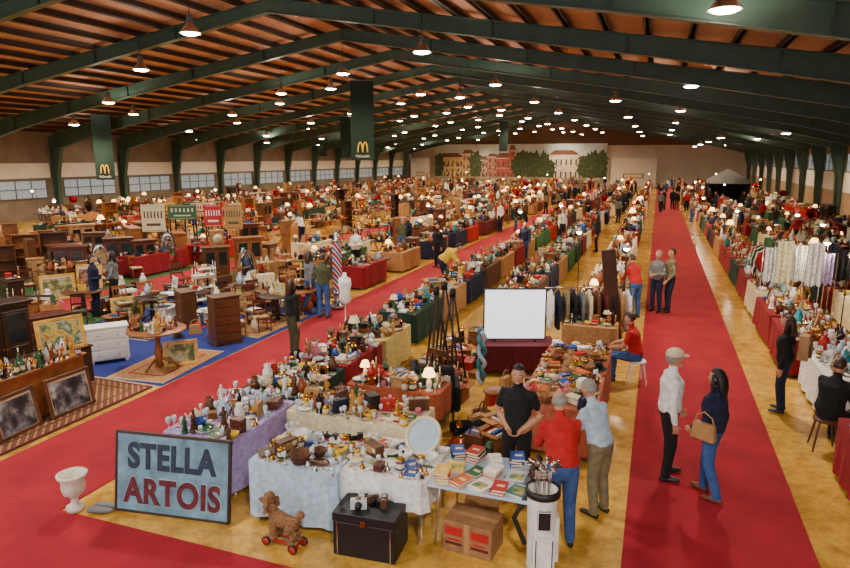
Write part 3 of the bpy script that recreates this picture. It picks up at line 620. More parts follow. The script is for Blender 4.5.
    d={'chair':'wooden dining chair with padded seat','armchair':'upholstered armchair with rounded arms','chest_of_drawers':'three-drawer chest with brass knobs','tall_drawers':'tall narrow chest of five drawers','cabinet':'two-door glazed cabinet with cornice','wardrobe':'tall two-door wardrobe with cornice','bookcase':'open bookcase with shelves','shelf_stand':'light three-tier wooden shelf stand','round_table':'round pedestal table','floor_lamp':'brass floor lamp with glowing shade','standing_mirror':'oval cheval mirror on wooden stand','grandfather_clock':'longcase clock with round dial','bench_desk':'pedestal writing desk','stool':'round wooden stool','stall_spotlight':'lit bulb on a tall thin pole'}[kd]
    ct={'tall_drawers':'chest of drawers','chest_of_drawers':'chest of drawers','bench_desk':'desk','grandfather_clock':'clock','standing_mirror':'mirror','floor_lamp':'lamp','stall_spotlight':'lamp','round_table':'table','shelf_stand':'shelf'}.get(kd,kd)
    return place(kd,FC[key],x,y,z,rz,s,label=label or ('%s %s'%(c.replace('_',' '),d) if kd not in('floor_lamp','stall_spotlight') else d),cat=ct,group='antique %s pieces for sale'%ct)
def rug(x,y,w_,d,c1,c2,rz=0,z=.014,label=None):
    m=bpy.data.materials.new('woven_rug'); m.use_nodes=True; nt=m.node_tree; N=nt.nodes; L=nt.links; b=N['Principled BSDF']; b.inputs['Roughness'].default_value=.95
    tc=N.new('ShaderNodeTexCoord'); vo=N.new('ShaderNodeTexMagic'); vo.inputs['Scale'].default_value=9; vo.turbulence_depth=4
    L.new(tc.outputs['Object'],vo.inputs[0]); cr=N.new('ShaderNodeValToRGB'); e=cr.color_ramp.elements; e[0].position=.35; e[0].color=lin(RGB[c1])+(1,); e[1].position=.62; e[1].color=lin(RGB[c2])+(1,)
    q=e.new(.85); q.color=lin(RGB['tan'])+(1,); L.new(vo.outputs['Fac'],cr.inputs[0]); L.new(cr.outputs[0],b.inputs['Base Color'])
    mb=MB().box(0,0,0,w_,d,.008,cloth(c2)).box(0,0,.008,w_-.12,d-.12,.002,m).box(0,0,.010,w_-.5,d-.5,.001,cloth(c1)).box(0,0,.011,w_-.6,d-.6,.001,m)
    for k in range(int(w_/.05)):
        for sg in(-1,1): mb.box(-w_/2+.025+k*.05,sg*(d/2+.03),0,.02,.06,.004,cloth('cream'))
    place('patterned_rug',[('patterned_rug',mb.mesh('rug'),(0,0,0))],x,y,z,rz,label=label or '%s patterned oriental rug with fringe on floor'%c1,cat='rug')
# ================================================================ PEOPLE
skinm=M('skin',(198,140,108),.5,0,.08,9); eyew=M('eye_white',(230,228,222),.3); iris=M('eye_iris',(35,24,18),.2); lips=M('lips',(160,82,74),.5)
HAIR={'black':M('hair_black',(24,19,18),.55,0,.4,40),'brown':M('hair_brown',(62,38,24),.55,0,.4,40),'grey':M('hair_grey',(140,136,130),.6,0,.3,40)}
shoesm=M('shoe_leather',(34,26,22),.4)
BC={}
def headT(p):
    l=radians(p.get('lean',0)); pel=Vector((0,p.get('py',0),p.get('hz',.92))); up=Vector((0,sin(l),cos(l)))
    hp=radians(p.get('pitch',0))-l*.5
    return Matrix.Translation(pel+up*.70+Vector((0,.015,0)))@Matrix.Rotation(radians(p.get('yaw',0)),4,'Z')@Matrix.Rotation(hp,4,'X')
def body(p,vox,fem=False,short=True,bulk=0.):
    key=(str(sorted(p.items())),vox,fem,short,bulk)
    if key in BC: return BC[key]
    l=radians(p.get('lean',0)); pel=Vector((0,p.get('py',0),p.get('hz',.92))); up=Vector((0,sin(l),cos(l))); fw=Vector((0,cos(l),-sin(l)))
    Sp=lambda t,x=0,f=0: pel+up*t+Vector((x,0,0))+fw*f
    sw=.9 if fem else 1; seg=[]; mb=MB(); m=skinm
    sec=[(-.09,.12,.09,0),(-.02,.168,.118,-.005),(.06,.17+bulk,.12+bulk,0),(.19,.145+bulk,.112+bulk,.005),(.30,.158+bulk,.12+bulk,.01),(.40,.18*sw+bulk,.122+bulk,.005),(.47,.168*sw+bulk*.6,.098,0),(.515,.1,.075,0),(.55,.058,.058,.005),(.64,.052,.056,.012)]
    if fem: sec[4]=(.32,.148+bulk,.13+bulk,.02)
    mb.tube([Sp(t,0,f) for t,_,_,f in sec],[(a,b) for _,a,b,_ in sec],m,16,ref=(0,1,0) if abs(l)<.8 else (0,1,1))
    seg.append((Sp(.03),Sp(.5),1,.13)); seg.append((Sp(-.1),Sp(-.04),2,.14)); seg.append((Sp(.55),Sp(.62),0,.055))
    HT=headT(p)
    hb=MB().sph((0,0,0),1,m,18); hv=[]
    for v in hb.v:
        x,y,z=v; X=x*.076;Y=y*.096;Z=z*.118
        if z<0: X*=1-.28*(-z)**1.3; Y=Y*(1-.12*(-z)) + .012*(-z) if y>0 else Y*(1-.3*(-z))
        hv.append(HT@Vector((X,Y,Z)))
    mb.add(hv,hb.f,m,True)
    mb.tube([(0,.086,.018),(0,.104,-.014),(0,.1,-.024)],[.008,.0125,.012],m,8,T=HT)
    mb.sph((0,.068,.03),(.052,.024,.011),m,10,T=HT); mb.sph((0,.078,-.088),(.026,.02,.018),m,8,T=HT)
    for s in(-1,1): mb.sph((s*.077,-.006,-.004),(.011,.02,.032),m,8,T=HT)
    mb.sph((0,.082,-.05),(.026,.012,.012),m,8,T=HT)
    seg.append((HT@Vector((0,0,-.03)),HT@Vector((0,0,.04)),0,.09))
    for s,nm in((-1,'L'),(1,'R')):
        eo,wo=p.get(nm,((.05,-.02,-.29),(.0,.06,-.25)))
        sh=Sp(.45,s*.165*sw); el=sh+Vector((s*eo[0],eo[1],eo[2])); wr=el+Vector((s*wo[0],wo[1],wo[2]))
        k_=.92 if fem else 1.
        mb.tube([Sp(.46,s*.08),sh,(sh*.5+el*.5),el,(el*.65+wr*.35),wr],[.055*k_,.06*k_+bulk*.6,.05*k_+bulk*.5,.042*k_+bulk*.4,.042*k_+bulk*.4,.028*k_+bulk*.3],m,10)
        seg.append((sh,sh*.45+el*.55 if short else el,1,.06)); 
        if short: seg.append((sh*.3+el*.7,el,0,.04))
        seg.append((el,wr,0 if short else 1,.035))
        d=(wr-el).normalized()*.9+Vector((0,0,-.25)); d.normalize()
        td=Vector((0,1,0)) if abs(d.y)<.75 else Vector((-s,0,.2)); td=(td-d*td.dot(d)).normalized(); nn=d.cross(td)*(1 if s<0 else -1)
        if nn.x*s>0: nn=-nn
        mb.tube([wr,wr+d*.045,wr+d*.085],[(.026,.02),(.036,.017),(.038,.014)],m,8,ref=td.cross(d))
        for i,Ln in enumerate((.068,.077,.071,.055)):
            b0=wr+d*.08+td*(.031-.0205*i); dd=(d+td*(.13-.09*i)).normalized()
            b1=b0+dd*Ln*.5+nn*Ln*.1; b2=b1+dd*Ln*.36+nn*Ln*.3; mb.tube([b0,b1,b2],[.0098,.0092,.008],m,6)
        t0=wr+d*.025+td*.022; mb.tube([t0,t0+d*.03+td*.026+nn*.008,t0+d*.06+td*.034+nn*.02],[.013,.011,.009],m,6)
        seg.append((wr+d*.012,wr+d*.16,0,.035))
        hp=pel+Vector((s*.088,0,-.02)); kq=p.get('kn'+nm,(.1,.03,.49)); kn=Vector((s*kq[0],kq[1],kq[2])); aq=p.get('an'+nm,(.11,-.02,.09)); an=Vector((s*aq[0],aq[1],aq[2]))
        mb.tube([hp,hp*.6+kn*.4,kn,kn*.6+an*.4,an],[.098,.09,.072,.066,.056],m,12,ref=(0,1,.3))
        seg.append((hp,kn,2,.08)); seg.append((kn,an+Vector((0,0,.01)),2,.06))
        fd=Vector((s*.15,1,0)).normalized(); g=Vector((an.x,an.y,an.z-.05))
        mb.tube([g-fd*.055,g+fd*.03,g+fd*.12,g+fd*.175],[(.034,.036),(.038,.042),(.045,.03),(.036,.022)],m,10)
        seg.append((g-fd*.06-Vector((0,0,.01)),g+fd*.18-Vector((0,0,.01)),3,.035))
    o=bpy.data.objects.new('tmpbody',mb.mesh('b')); COLL.objects.link(o)
    r=o.modifiers.new('r','REMESH'); r.mode='VOXEL'; r.voxel_size=vox; r.use_smooth_shade=True
    sm=o.modifiers.new('s','SMOOTH'); sm.factor=.5; sm.iterations=2 if vox<.012 else 1
    bpy.context.view_layer.update(); me=bpy.data.meshes.new_from_object(o.evaluated_get(bpy.context.evaluated_depsgraph_get()))
    bpy.data.objects.remove(o)
    me.materials.clear()
    for q in (skinm,cloth('white'),cloth('black'),shoesm,eyew,iris,lips): me.materials.append(q)
    nf=len(me.polygons); cen=np.zeros(nf*3); me.polygons.foreach_get('center',cen); cen=cen.reshape(-1,3)
    best=np.full(nf,1e9); idx=np.zeros(nf,int)
    for a,b,mi,rad in seg:
        a=np.array(a);b=np.array(b);ab=b-a;t=np.clip(((cen-a)@ab)/(ab@ab+1e-9),0,1); dd=np.linalg.norm(cen-(a+t[:,None]*ab),axis=1)-rad
        w_=dd<best; best[w_]=dd[w_]; idx[w_]=mi
    bm=bmesh.new(); bm.from_mesh(me)
    for f,i in zip(bm.faces,idx): f.material_index=int(i); f.smooth=True
    ex=MB()
    if vox<.015:
        for s in(-1,1): ex.sph((s*.031,.0805,.008),(.014,.012,.008),eyew,8,T=HT); ex.sph((s*.031,.0885,.008),(.006,.005,.006),iris,6,T=HT); ex.tube([(s*.048,.083,.03),(s*.018,.092,.032)],[.003,.0035],iris,5,T=HT)
        ex.sph((0,.094,-.05),(.023,.005,.006),lips,8,T=HT)
        vv=[bm.verts.new(v) for v in ex.v]
        for f,mi in zip(ex.f,ex.mi):
            try: q=bm.faces.new([vv[i] for i in f]); q.material_index=4+mi; q.smooth=True
            except Exception: pass
    bm.to_mesh(me); bm.free()
    BC[key]=me; return me
HC={}
def hair(p,style,hm):
    key=(str(sorted(p.items())),style,hm.name)
    if key in HC: return HC[key]
    HT=headT(p); mb=MB(); b=MB().sph((0,0,0),1,hm,20); vs=[]
    for x,y,z in b.v:
        r=1.+.02*sin(x*23)*cos(z*19+y*11)
        if style=='bald':
            if z>.35 or z<-.5 or y>.15: r=.8
        elif style=='cap':
            if z<.12 : r=.8 if (y>.1 or z<-.45) else 1.
        else:
            if y>.15 and z<.52-.1*abs(x): r=.78
            if z<-.45 and style=='short': r=.75
            if y>-.1 and z<.1 and style=='short' : r=.8
        vs.append((x*.085*r,-.01+y*.105*r,.010+z*.122*r))
    mb.add(vs,b.f,hm,True,HT)
    if style=='long':
        mb.tube([(0,-.04,.06),(0,-.075,-.03),(0,-.085,-.13),(0,-.095,-.22)],[(.08,.06),(.1,.055),(.105,.045),(.07,.02)],hm,12,ref=(0,1,0),T=HT)
        for s in(-1,1): mb.tube([(s*.07,.01,.05),(s*.088,.01,-.05),(s*.09,.015,-.14),(s*.075,.02,-.2)],[.02,.028,.028,.012],hm,8,T=HT)
    HC[key]=mb.mesh('hair'); return HC[key]
def capmesh(p):
    HT=headT(p); return MB().lathe([(0,.135),(.05,.13),(.088,.1),(.1,.055),(.094,.035),(0,.035)],cloth('cream'),18,T=HT,sy=1.15).sph((0,.12,.045),(.07,.06,.008),cloth('cream'),12,T=HT).mesh('cap')
POSE={
 'stand':dict(),
 'relax':dict(L=((.06,.0,-.28),(-.02,.17,-.19)),R=((.05,-.02,-.29),(0,.05,-.25)),knL=(.11,.06,.49),anL=(.14,.06,.09)),
 'hold':dict(L=((.06,.02,-.28),(-.14,.2,.02)),R=((.06,.02,-.28),(-.14,.2,.0)),pitch=-12),
 'step':dict(L=((.05,.02,-.28),(-.05,.19,-.15)),R=((.05,-.06,-.28),(0,.05,-.25)),knL=(.1,-.02,.49),anL=(.1,-.16,.1),knR=(.1,.1,.49),anR=(.1,.1,.09),pitch=-6),
 'walk':dict(L=((.05,.1,-.27),(0,.12,-.22)),R=((.05,-.12,-.26),(0,-.02,-.25)),knL=(.09,-.0,.49),anL=(.09,-.25,.12),knR=(.09,.2,.5),anR=(.09,.22,.09)),
 'bend':dict(lean=48,py=-.08,L=((.03,.12,-.26),(-.03,.14,-.2)),R=((.03,.14,-.25),(-.02,.12,-.22)),pitch=-5),
 'lean':dict(lean=18,L=((.04,.12,-.25),(-.06,.2,-.12)),R=((.04,.1,-.26),(-.03,.2,-.14)),pitch=-15),
 'sit':dict(hz=.55,lean=12,L=((.05,.12,-.25),(-.04,.22,-.05)),R=((.05,.12,-.25),(-.04,.22,-.05)),knL=(.11,.42,.5),anL=(.12,.4,.09),knR=(.11,.42,.5),anR=(.12,.44,.09),pitch=-15),
 'hips':dict(L=((.1,-.05,-.25),(-.16,.14,-.14)),R=((.1,-.05,-.25),(-.16,.14,-.14)),pitch=-6,yaw=8),
}
def person(x,y,rz,pose,top,pants,hr,hcol,label,h=1.72,fem=False,short=False,vox=.012,bulk=0.,z=0.012,shoe=None,yaw=None,grp=None):
    p=dict(POSE[pose]); 
    if yaw is not None: p['yaw']=yaw
    b=body(p,vox,fem,short,bulk); hh=hair(p,hr,HAIR[hcol]); s=h/1.738
    pr=[('body',b,(0,0,0)),('hair',hh,(0,0,0))]
    if hr=='cap': pr.append(('cap',capmesh(p),(0,0,0)))
    return place('person',pr,x,y,z,radians(rz),s,label=label,cat='person',group=grp,mats=[None,cloth(top),cloth(pants),shoe])
NV=.007
x,y=P(664,478); person(x,y,-78,'relax','white','black','cap','grey','person in white shirt, dark trousers and beige cap',1.78,vox=NV,bulk=.022)
x,y=P(707,497); person(x,y,62,'step','navy','denim','long','black','person with long dark hair, navy jacket and jeans',1.68,fem=True,vox=NV,bulk=.022,shoe=M('shoe_tan',(120,70,40),.5))
place('shoulder_bag',[('bag_body',MB().box(0,0,0,.3,.11,.22,M('leather_tan',RGB['tan'],.5),tp=.85).mesh('bb',.02),(0,0,0)),('strap',MB().tube([(-.12,0,.2),(-.09,.0,.3),(0,.02,.36),(.09,.0,.3),(.12,0,.2)],[.01]*5,M('leather_tan',RGB['tan']),5,ref=(0,1,0)).mesh('st'),(0,0,0))],x-.13,y-.24,.86,radians(150),label='tan leather shoulder bag hanging at the hip',cat='bag')
person(-1.42,7.2,176,'hips','black','black','short','black','person in black t-shirt behind the bric-a-brac table',1.76,short=True,vox=NV,bulk=.02)
person(-.76,6.42,24,'lean','red','denim','bald','grey','person in red shirt and jeans seen from behind',1.74,vox=NV,bulk=.026)
person(-.42,7.2,58,'lean','light_blue','khaki','short','grey','person in pale blue shirt bending towards the table',1.66,vox=.009,bulk=.02)
x,y=P(640,384); person(x-.1,y,82,'sit','red','denim','short','brown','person in brick-red polo sitting on a stool',1.74,short=True,vox=.009,bulk=.02)
furn('stool','white',x-.08,y,.3,.95,label='small white stool beside the central stall')
x,y=P(779,412); person(x,y,75,'stand','black','navy','long','brown','person in dark jacket carrying a tan backpack',1.66,fem=True,vox=.009,bulk=.025)
place('backpack',[('backpack',MB().box(0,0,0,.28,.16,.4,M('leather_tan',RGB['tan'],.5,0,.2,20),tp=.85).box(0,-.1,.05,.2,.05,.16,M('leather_brown',RGB['brown'],.5)).tube([(-.1,.08,.38),(-.1,.2,.42),(-.1,.12,.1)],[.014]*3,dk,5).mesh('backpack',.02),(0,0,0))],x+.24,y-.05,.98,radians(75),label='tan leather backpack on a shoulder',cat='backpack')
person(2.55,10.15,-40,'sit','black','black','short','brown','person in black puffer jacket seated at a stall',1.74,vox=.009,bulk=.04)
furn('stool','brown',2.53,10.13)
for u,v,rz,po,t,pa,hs,hc,lb,fm in (
 (634,318,40,'lean','red','denim','short','brown','person in red shirt leaning over a stall',False),
 (655,312,150,'hold','grey','navy','short','grey','person in grey vest talking in the aisle',False),
 (668,312,110,'relax','khaki','navy','short','brown','person in khaki jacket standing in the aisle',False),
 (294,357,-25,'relax','black','olive','long','brown','person with long hair in dark coat seen from behind',True),
 (311,313,-20,'walk','grey','denim','long','brown','person in grey cardigan walking on carpet',True),
 (324,318,10,'hold','olive','denim','short','brown','person in green jacket and jeans',False),
 (97,316,-60,'hold','navy','navy','short','black','person in navy jacket among the cabinets',False),
 (117,312,120,'relax','grey','black','long','black','person in grey coat among the furniture',True),
 (438,268,160,'stand','black','black','short','black','person in black suit standing by tables',False),
 (500,232,150,'relax','white','navy','short','brown','person in white shirt walking on carpet',False),
 (524,262,190,'walk','navy','denim','short','brown','person in navy jersey in the aisle',False),
 (660,213,10,'walk','grey','navy','short','grey','person in grey top on the carpet',False),
 (686,212,180,'walk','red','black','long','black','person in red jacket on the carpet',True),
 (672,210,0,'walk','navy','black','short','black','person in navy coat on the carpet',False),
 (570,345,190,'sit','brown','black','short','brown','person in brown jumper seated behind the rack',False),
 (60,270,120,'hold','white','denim','short','brown','person in white shirt near cabinets',False)):
    x,y=P(u,v); person(x,y,rz,po,t,pa,hs,hc,lb,random.uniform(1.64,1.78),fm,vox=.013,bulk=.02)
person(-6.25,19.0,-80,'bend','yellow','navy','short','black','person in yellow shirt bending over a table',1.78,vox=.013,bulk=.03)
tops=['black','navy','grey','black','white','olive','brown','navy','maroon','khaki','blue','dark_brown','red']
ppl=[]
def crowd(n,x0,x1,y0,y1):
    for _ in range(n):
        for _k in range(8):
            x,y=random.uniform(x0,x1),random.uniform(y0,y1)
            if all((x-a)**2+(y-b)**2>.35 for a,b in ppl): break
        ppl.append((x,y)); t=random.choice(tops); fm=random.random()<.4; po=random.choice(['stand','relax','hold','walk','lean'])
        person(x,y,random.uniform(0,360),po,t,random.choice(['black','navy','denim','brown','black']),'long' if fm else 'short',random.choice(['black','brown','grey']),'person in %s top among the stalls'%t.replace('_',' '),random.uniform(1.58,1.76),fm,vox=.02,bulk=.02,grp='visitors among the distant stalls')
crowd(11,.0,1.8,55,97); crowd(10,-8.4,-6.6,34,97); crowd(6,-16.5,-15,26,95); crowd(4,2.0,2.45,30,80); crowd(7,6.1,6.4,20,60); crowd(6,4.1,4.2,18,60); crowd(6,-2.5,-2.2,24,80); crowd(4,-4.5,-4.3,24,80); crowd(5,-12.3,-12.1,22,60); crowd(6,-10.2,-10.1,20,70); crowd(7,-21.4,-21.2,28,80); crowd(7,-26.7,-26.5,32,90); crowd(4,-32.5,-32.3,38,90)
# ================================================================ FOREGROUND THINGS
def sign():
    W,Hh=1.48,.96; navy=M('sign_letter_navy',(30,44,66),.5,0,.4,14); mar=M('sign_letter_maroon',(92,26,34),.5,0,.4,14); blue=M('sign_board_blue',(104,140,158),.45,0,.42,5)
    b=MB().box(0,0,0,W,.03,Hh,blue); f=MB(); wm=wood('dark_brown')
    for x in(-W/2,W/2): f.box(x,0,-.01,.03,.05,Hh+.02,wm)
    for z in(-.01,Hh-.02): f.box(0,0,z,W,.05,.03,wm)
    t1=text_mesh('STELLA',1.16,.32,navy,.004,.035,1.08); t2=text_mesh('ARTOIS',1.28,.32,mar,.004,.035,1.08); o2=text_mesh('ARTOIS',1.305,.345,M('sign_outline_pale',(166,188,196),.5,0,.3,9),.002,.05,1.08)
    x,y=P(172,519)
    place('enamel_sign',[('sign_board',b.mesh('sign_board'),(0,0,0)),('frame',f.mesh('frame',.004),(0,0,0)),('lettering',t1,(0,-.022,.69)),('lettering',t2,(0,-.026,.27)),('lettering',o2,(0,-.019,.27))],x,y,.04,radians(8),label='weathered light blue framed advertising sign leaning on table',cat='sign',tilt=(radians(-9),0))
sign()
x,y=P(76,510); place('garden_urn',[('garden_urn',MB().lathe([(0,0),(.12,0),(.12,.05),(.06,.08),(.045,.14),(.07,.18),(.14,.22),(.16,.3),(.15,.38),(.2,.44),(.205,.46),(.17,.46),(.13,.38),(0,.3)],M('white_stone',(216,206,190),.8,0,.16,20,bump=.4),22).mesh('urn'),(0,0,0))],x,y,.012,0,(.85,.85,1.02),label='white stone garden urn on a round foot',cat='urn')
x,y=P(99,514)
for k in(0,1): place('clog',[('clog',MB().tube([(-.12,0,.04),(-.05,0,.05),(.06,0,.04),(.14,0,.035),(.17,0,.05)],[(.035,.035),(.04,.045),(.045,.035),(.03,.025),(.01,.01)],paint('grey'),10).mesh('clog'),(0,0,0))],x,y+.11*k,.012,radians(20),label='grey carved shoe lying on the floor',cat='shoe')
def toydog():
    fur=M('curly_brown_fur',(142,100,64),.95,0,.4,50,bump=1.0); mb=MB()
    mb.tube([(-.15,0,.31),(-.05,0,.30),(.07,0,.31),(.13,0,.33)],[(.06,.065),(.068,.073),(.075,.09),(.06,.08)],fur,12)
    mb.tube([(.12,0,.34),(.16,0,.42),(.18,0,.47)],[.06,.055,.05],fur,10)
    mb.sph((.19,0,.5),(.062,.058,.055),fur,12); mb.sph((.175,0,.555),(.052,.055,.045),fur,12); mb.tube([(.23,0,.49),(.29,0,.475)],[.03,.024],fur,8)
    for s in(-1,1):
        mb.tube([(.17,s*.05,.52),(.16,s*.085,.47),(.155,s*.09,.41)],[.02,.032,.03],fur,8)
        mb.tube([(.1,s*.045,.29),(.105,s*.05,.2),(.11,s*.05,.1)],[.042,.038,.04],fur,8); mb.tube([(.11,s*.05,.095),(.15,s*.05,.085)],[.032,.022],fur,6)
        mb.tube([(-.12,s*.045,.29),(-.09,s*.055,.21),(-.15,s*.055,.16),(-.14,s*.055,.1)],[.055,.045,.034,.038],fur,8); mb.tube([(-.14,s*.055,.09),(-.1,s*.055,.085)],[.032,.022],fur,6)
    mb.tube([(-.17,0,.34),(-.21,0,.4)],[.018,.014],fur,8); mb.sph((-.22,0,.44),(.04,.04,.042),fur,8)
    o=bpy.data.objects.new('t',mb.mesh('d')); COLL.objects.link(o); r=o.modifiers.new('r','REMESH'); r.mode='VOXEL'; r.voxel_size=.006; r.use_smooth_shade=True
    bpy.context.view_layer.update(); me=bpy.data.meshes.new_from_object(o.evaluated_get(bpy.context.evaluated_depsgraph_get())); bpy.data.objects.remove(o)
    for v in me.vertices:
        v.co+=v.normal*(abs(noise.noise(v.co*48))*.022-.003)
    me.materials.clear(); me.materials.append(fur)
    red=paint('red'); cart=MB().box(0,-.05,.06,.42,.02,.02,red).box(0,.05,.06,.42,.02,.02,red).box(-.17,0,.055,.02,.16,.015,red).box(.17,0,.055,.02,.16,.015,red)
    wh=MB().lathe([(0,-.01),(.045,-.01),(.045,.01),(0,.01)],red,14,T=Matrix.Rotation(pi/2,4,'X')).lathe([(.045,-.012),(.052,-.012),(.052,.012),(.045,.012)],dk,14,T=Matrix.Rotation(pi/2,4,'X')).mesh('wheel')
    fa=MB().sph((.312,0,.482),.014,dk,6); ey=MB().sph((0,0,0),.01,dk,6).mesh('eye')
    x,y=P(285,545)
    place('toy_dog',[('dog_body',me,(0,0,0)),('nose',fa.mesh('nose'),(0,0,0)),('eye',ey,(.243,.03,.515)),('eye',ey,(.243,-.03,.515)),('cart_frame',cart.mesh('cart'),(0,0,0))]+[('wheel',wh,(a*.17,b*.09,.052)) for a in(-1,1) for b in(-1,1)],x,y,.0,radians(172),(1.08,1.05,.98),label='curly brown poodle pull toy on red wheeled cart',cat='toy dog')
toydog()
x,y=P(362,560); 
place('trunk',[('trunk_body',MB().box(0,0,0,.7,.46,.4,paint('black')).box(-.3,0,0,.03,.47,.4,metal('silver')).box(.3,0,0,.03,.47,.4,metal('silver')).mesh('trunk_body',.01),(0,0,0)),('lid',MB().box(0,0,.403,.71,.47,.1,paint('black')).box(0,-.24,.38,.07,.015,.07,br).mesh('lid',.01),(0,0,0))],x,y+.24,0,radians(4),label='black travelling trunk standing before the table',cat='trunk')
scatter(x-.33,x+.33,y+.04,y+.44,.505,['magazine','book','magazine','camera'],9,'on the black trunk',pk=.7,stack=True)
x,y=P(468,556); cb=M('brown_cardboard',(150,106,66),.8,0,.2,9)
pr_=MB().box(0,0,.361,.57,.06,.002,paint('tan')).box(0,-.202,0,.06,.003,.36,paint('tan')).box(-.15,-.203,.2,.2,.003,.1,paint('red')).box(.15,-.203,.2,.2,.003,.1,paint('red')).box(-.15,-.203,.09,.2,.003,.03,paint('maroon')).box(.15,-.203,.09,.2,.003,.03,paint('maroon')).box(-.15,-.203,.14,.14,.003,.02,paint('red')).box(.15,-.203,.14,.14,.003,.02,paint('red'))
place('carton_box',[('carton_body',MB().box(0,0,0,.56,.4,.36,cb).mesh('c',.006),(0,0,0)),('printed_label',pr_.mesh('tape'),(0,0,0))],x,y+.2,0,radians(-6),label='red-printed brown cardboard carton under the folding table',cat='box')
place('carton_box',[('carton_body',MB().box(0,0,0,.4,.3,.25,cloth('tan')).mesh('c2',.006),(0,0,0))],x-.05,y+.75,0,.2,label='plain brown carton under the folding table',cat='box')
x,y=P(540,566); gw=M('golf_white',(226,226,222),.5)
gb=MB().lathe([(0,0),(.13,0),(.14,.02),(.13,.1),(.135,.4),(.145,.78),(.155,.86),(.16,.88),(.13,.88),(.12,.8),(0,.75)],gw,20)
pk=MB().box(0,-.15,.12,.2,.08,.32,gw).box(-.075,-.195,.12,.02,.01,.32,dk).box(.075,-.195,.12,.02,.01,.32,dk).box(.13,0,.1,.05,.14,.5,gw).box(0,-.145,.52,.12,.04,.2,paint('black')).mesh('pocket',.02)
place('golf_bag',[('bag_body',gb.mesh('bag'),(0,0,0)),('pocket',pk,(0,0,0)),('strap',MB().tube([(-.15,0,.8),(-.26,0,.55),(-.15,0,.25)],[(.025,.008)]*3,dk,6,ref=(0,1,0)).mesh('strap'),(0,0,0)),('collar',MB().lathe([(.14,.82),(.165,.83),(.165,.9),(.14,.9)],dk,18).mesh('collar'),(0,0,0))],x,y,0,.3,(1.1,1.1,1.0),label='white and black golf bag standing upright',cat='golf bag')
for i in range(9):
    a=i*.7; dx,dy=.06*cos(a),.06*sin(a); hm_=metal('silver') if i%3 else paint('black')
    place('golf_club',[('golf_club',MB().tube([(0,0,0),(dx*.4,dy*.4,.42)],[.006,.006],metal('silver'),6).tube([(dx*.4,dy*.4,.4),(dx*.4+.04*cos(a),dy*.4+.04*sin(a),.44),(dx*.4+.09*cos(a),dy*.4+.09*sin(a),.44)],[.014,(.034,.018),(.026,.014)],hm_,8).mesh('club'),(0,0,0))],x+dx,y+dy,.72,label='golf club standing in the golf bag',cat='golf club',group='golf clubs in the bag')
# --- tables of the near central stall
MIX=[k for k in ALL if k not in('suitcase','record_crate','gramophone','sewing_machine','bottle','spoon','fork','pocket_watch','hand_bell')]+['book','plate','magazine','teacup','folded_cloth','book']
FLAT=['book','magazine','serving_tray','bowl','plate','book','magazine','chess_board','keepsake_box','tin','toy_car','teacup','camera','postcard','plate','spoon','fork','pocket_watch','hand_bell','copper_pot','toy_train','postcard','spoon','fork','radio','wine_glass','basket','book']
WT=['plate','bowl','teacup','wine_glass','jug','teapot','plate','copper_pot','serving_tray','figurine','tin','book','keepsake_box','basket','teacup','handbag','plate','spoon','fork','postcard','hand_bell','camera','book','magazine','wine_glass','toy_car']
table(-3.72,6.2,1.1,.95,'light_blue',radians(1),label='folding table under a long pale blue-white cloth')
scatter(-4.29,-3.15,5.71,6.7,.755,FLAT,105,'on the pale cloth table',.6,.95,pk=.66,stack=True,tr=14)
table(-2.66,6.35,1.0,.95,'white',label='table under a white cloth beside the trunk',drop=.35)
scatter(-3.16,-2.16,5.88,6.82,.755,FLAT,95,'on the white cloth table',.6,.95,pk=.66,stack=True,tr=14)
ft=[('tabletop',MB().box(0,0,.72,1.25,.9,.03,paint('light_blue')).mesh('tt',.006),(0,0,0))]
for a in(-1,1):
    for b in(-1,1): ft.append(('leg',MB().tube([(a*.5,b*.38,.72),(a*.55,b*.4,.01)],[.013,.013],metal('silver'),6).mesh('leg'),(0,0,0)))
place('folding_table',ft,-1.5,6.35,0,0,label='light folding table with thin metal legs',cat='table')
rb=random.Random(5)
for i,(dx,dy,c,n,kd) in enumerate(((-.5,-.3,'yellow',4,'book'),(-.28,-.32,'orange',2,'book'),(-.06,-.3,'white',4,'magazine'),(.14,-.32,'red',2,'book'),(.34,-.26,'white',3,'magazine'),(.52,-.3,'cream',1,'book'),(.5,.0,'brown',5,'book'),(.25,.02,'light_blue',4,'magazine'),(.0,-.02,'orange',3,'book'),(-.2,-.03,'green',1,'book'),(-.45,-.02,'yellow',5,'magazine'),(-.5,.3,'navy',3,'book'),(-.28,.28,'red',4,'book'),(-.05,.28,'white',2,'book'),(.2,.3,'blue',4,'book'),(.45,.3,'pink',3,'magazine'))):
    a0=rb.uniform(-.5,.5)
    for k in range(n): item(kd,-1.5+dx+rb.uniform(-.01,.01),6.35+dy,.752+k*(.0325 if kd=='book' else .0075),col=c if k%3<2 else rb.choice(K[kd]['cols']),rz=a0+rb.uniform(-.12,.12),s=.95,where='on the folding table')
for i,(yy,L_,c) in enumerate(((6.75,1.5,'lilac'),(8.3,1.5,'dark_green'),(9.85,1.5,'crimson'),(11.4,1.4,'straw'))):
    table(-5.25,yy,1.05,L_-.04,c,label='%s cloth-covered table beside the aisle carpet'%c.replace('_',' ')); scatter(-5.79,-4.71,yy-L_/2,yy+L_/2,.755,WT if i<2 else MIX,105,'on the aisle table',.65,1.05,pk=.67,stack=True,tr=12)
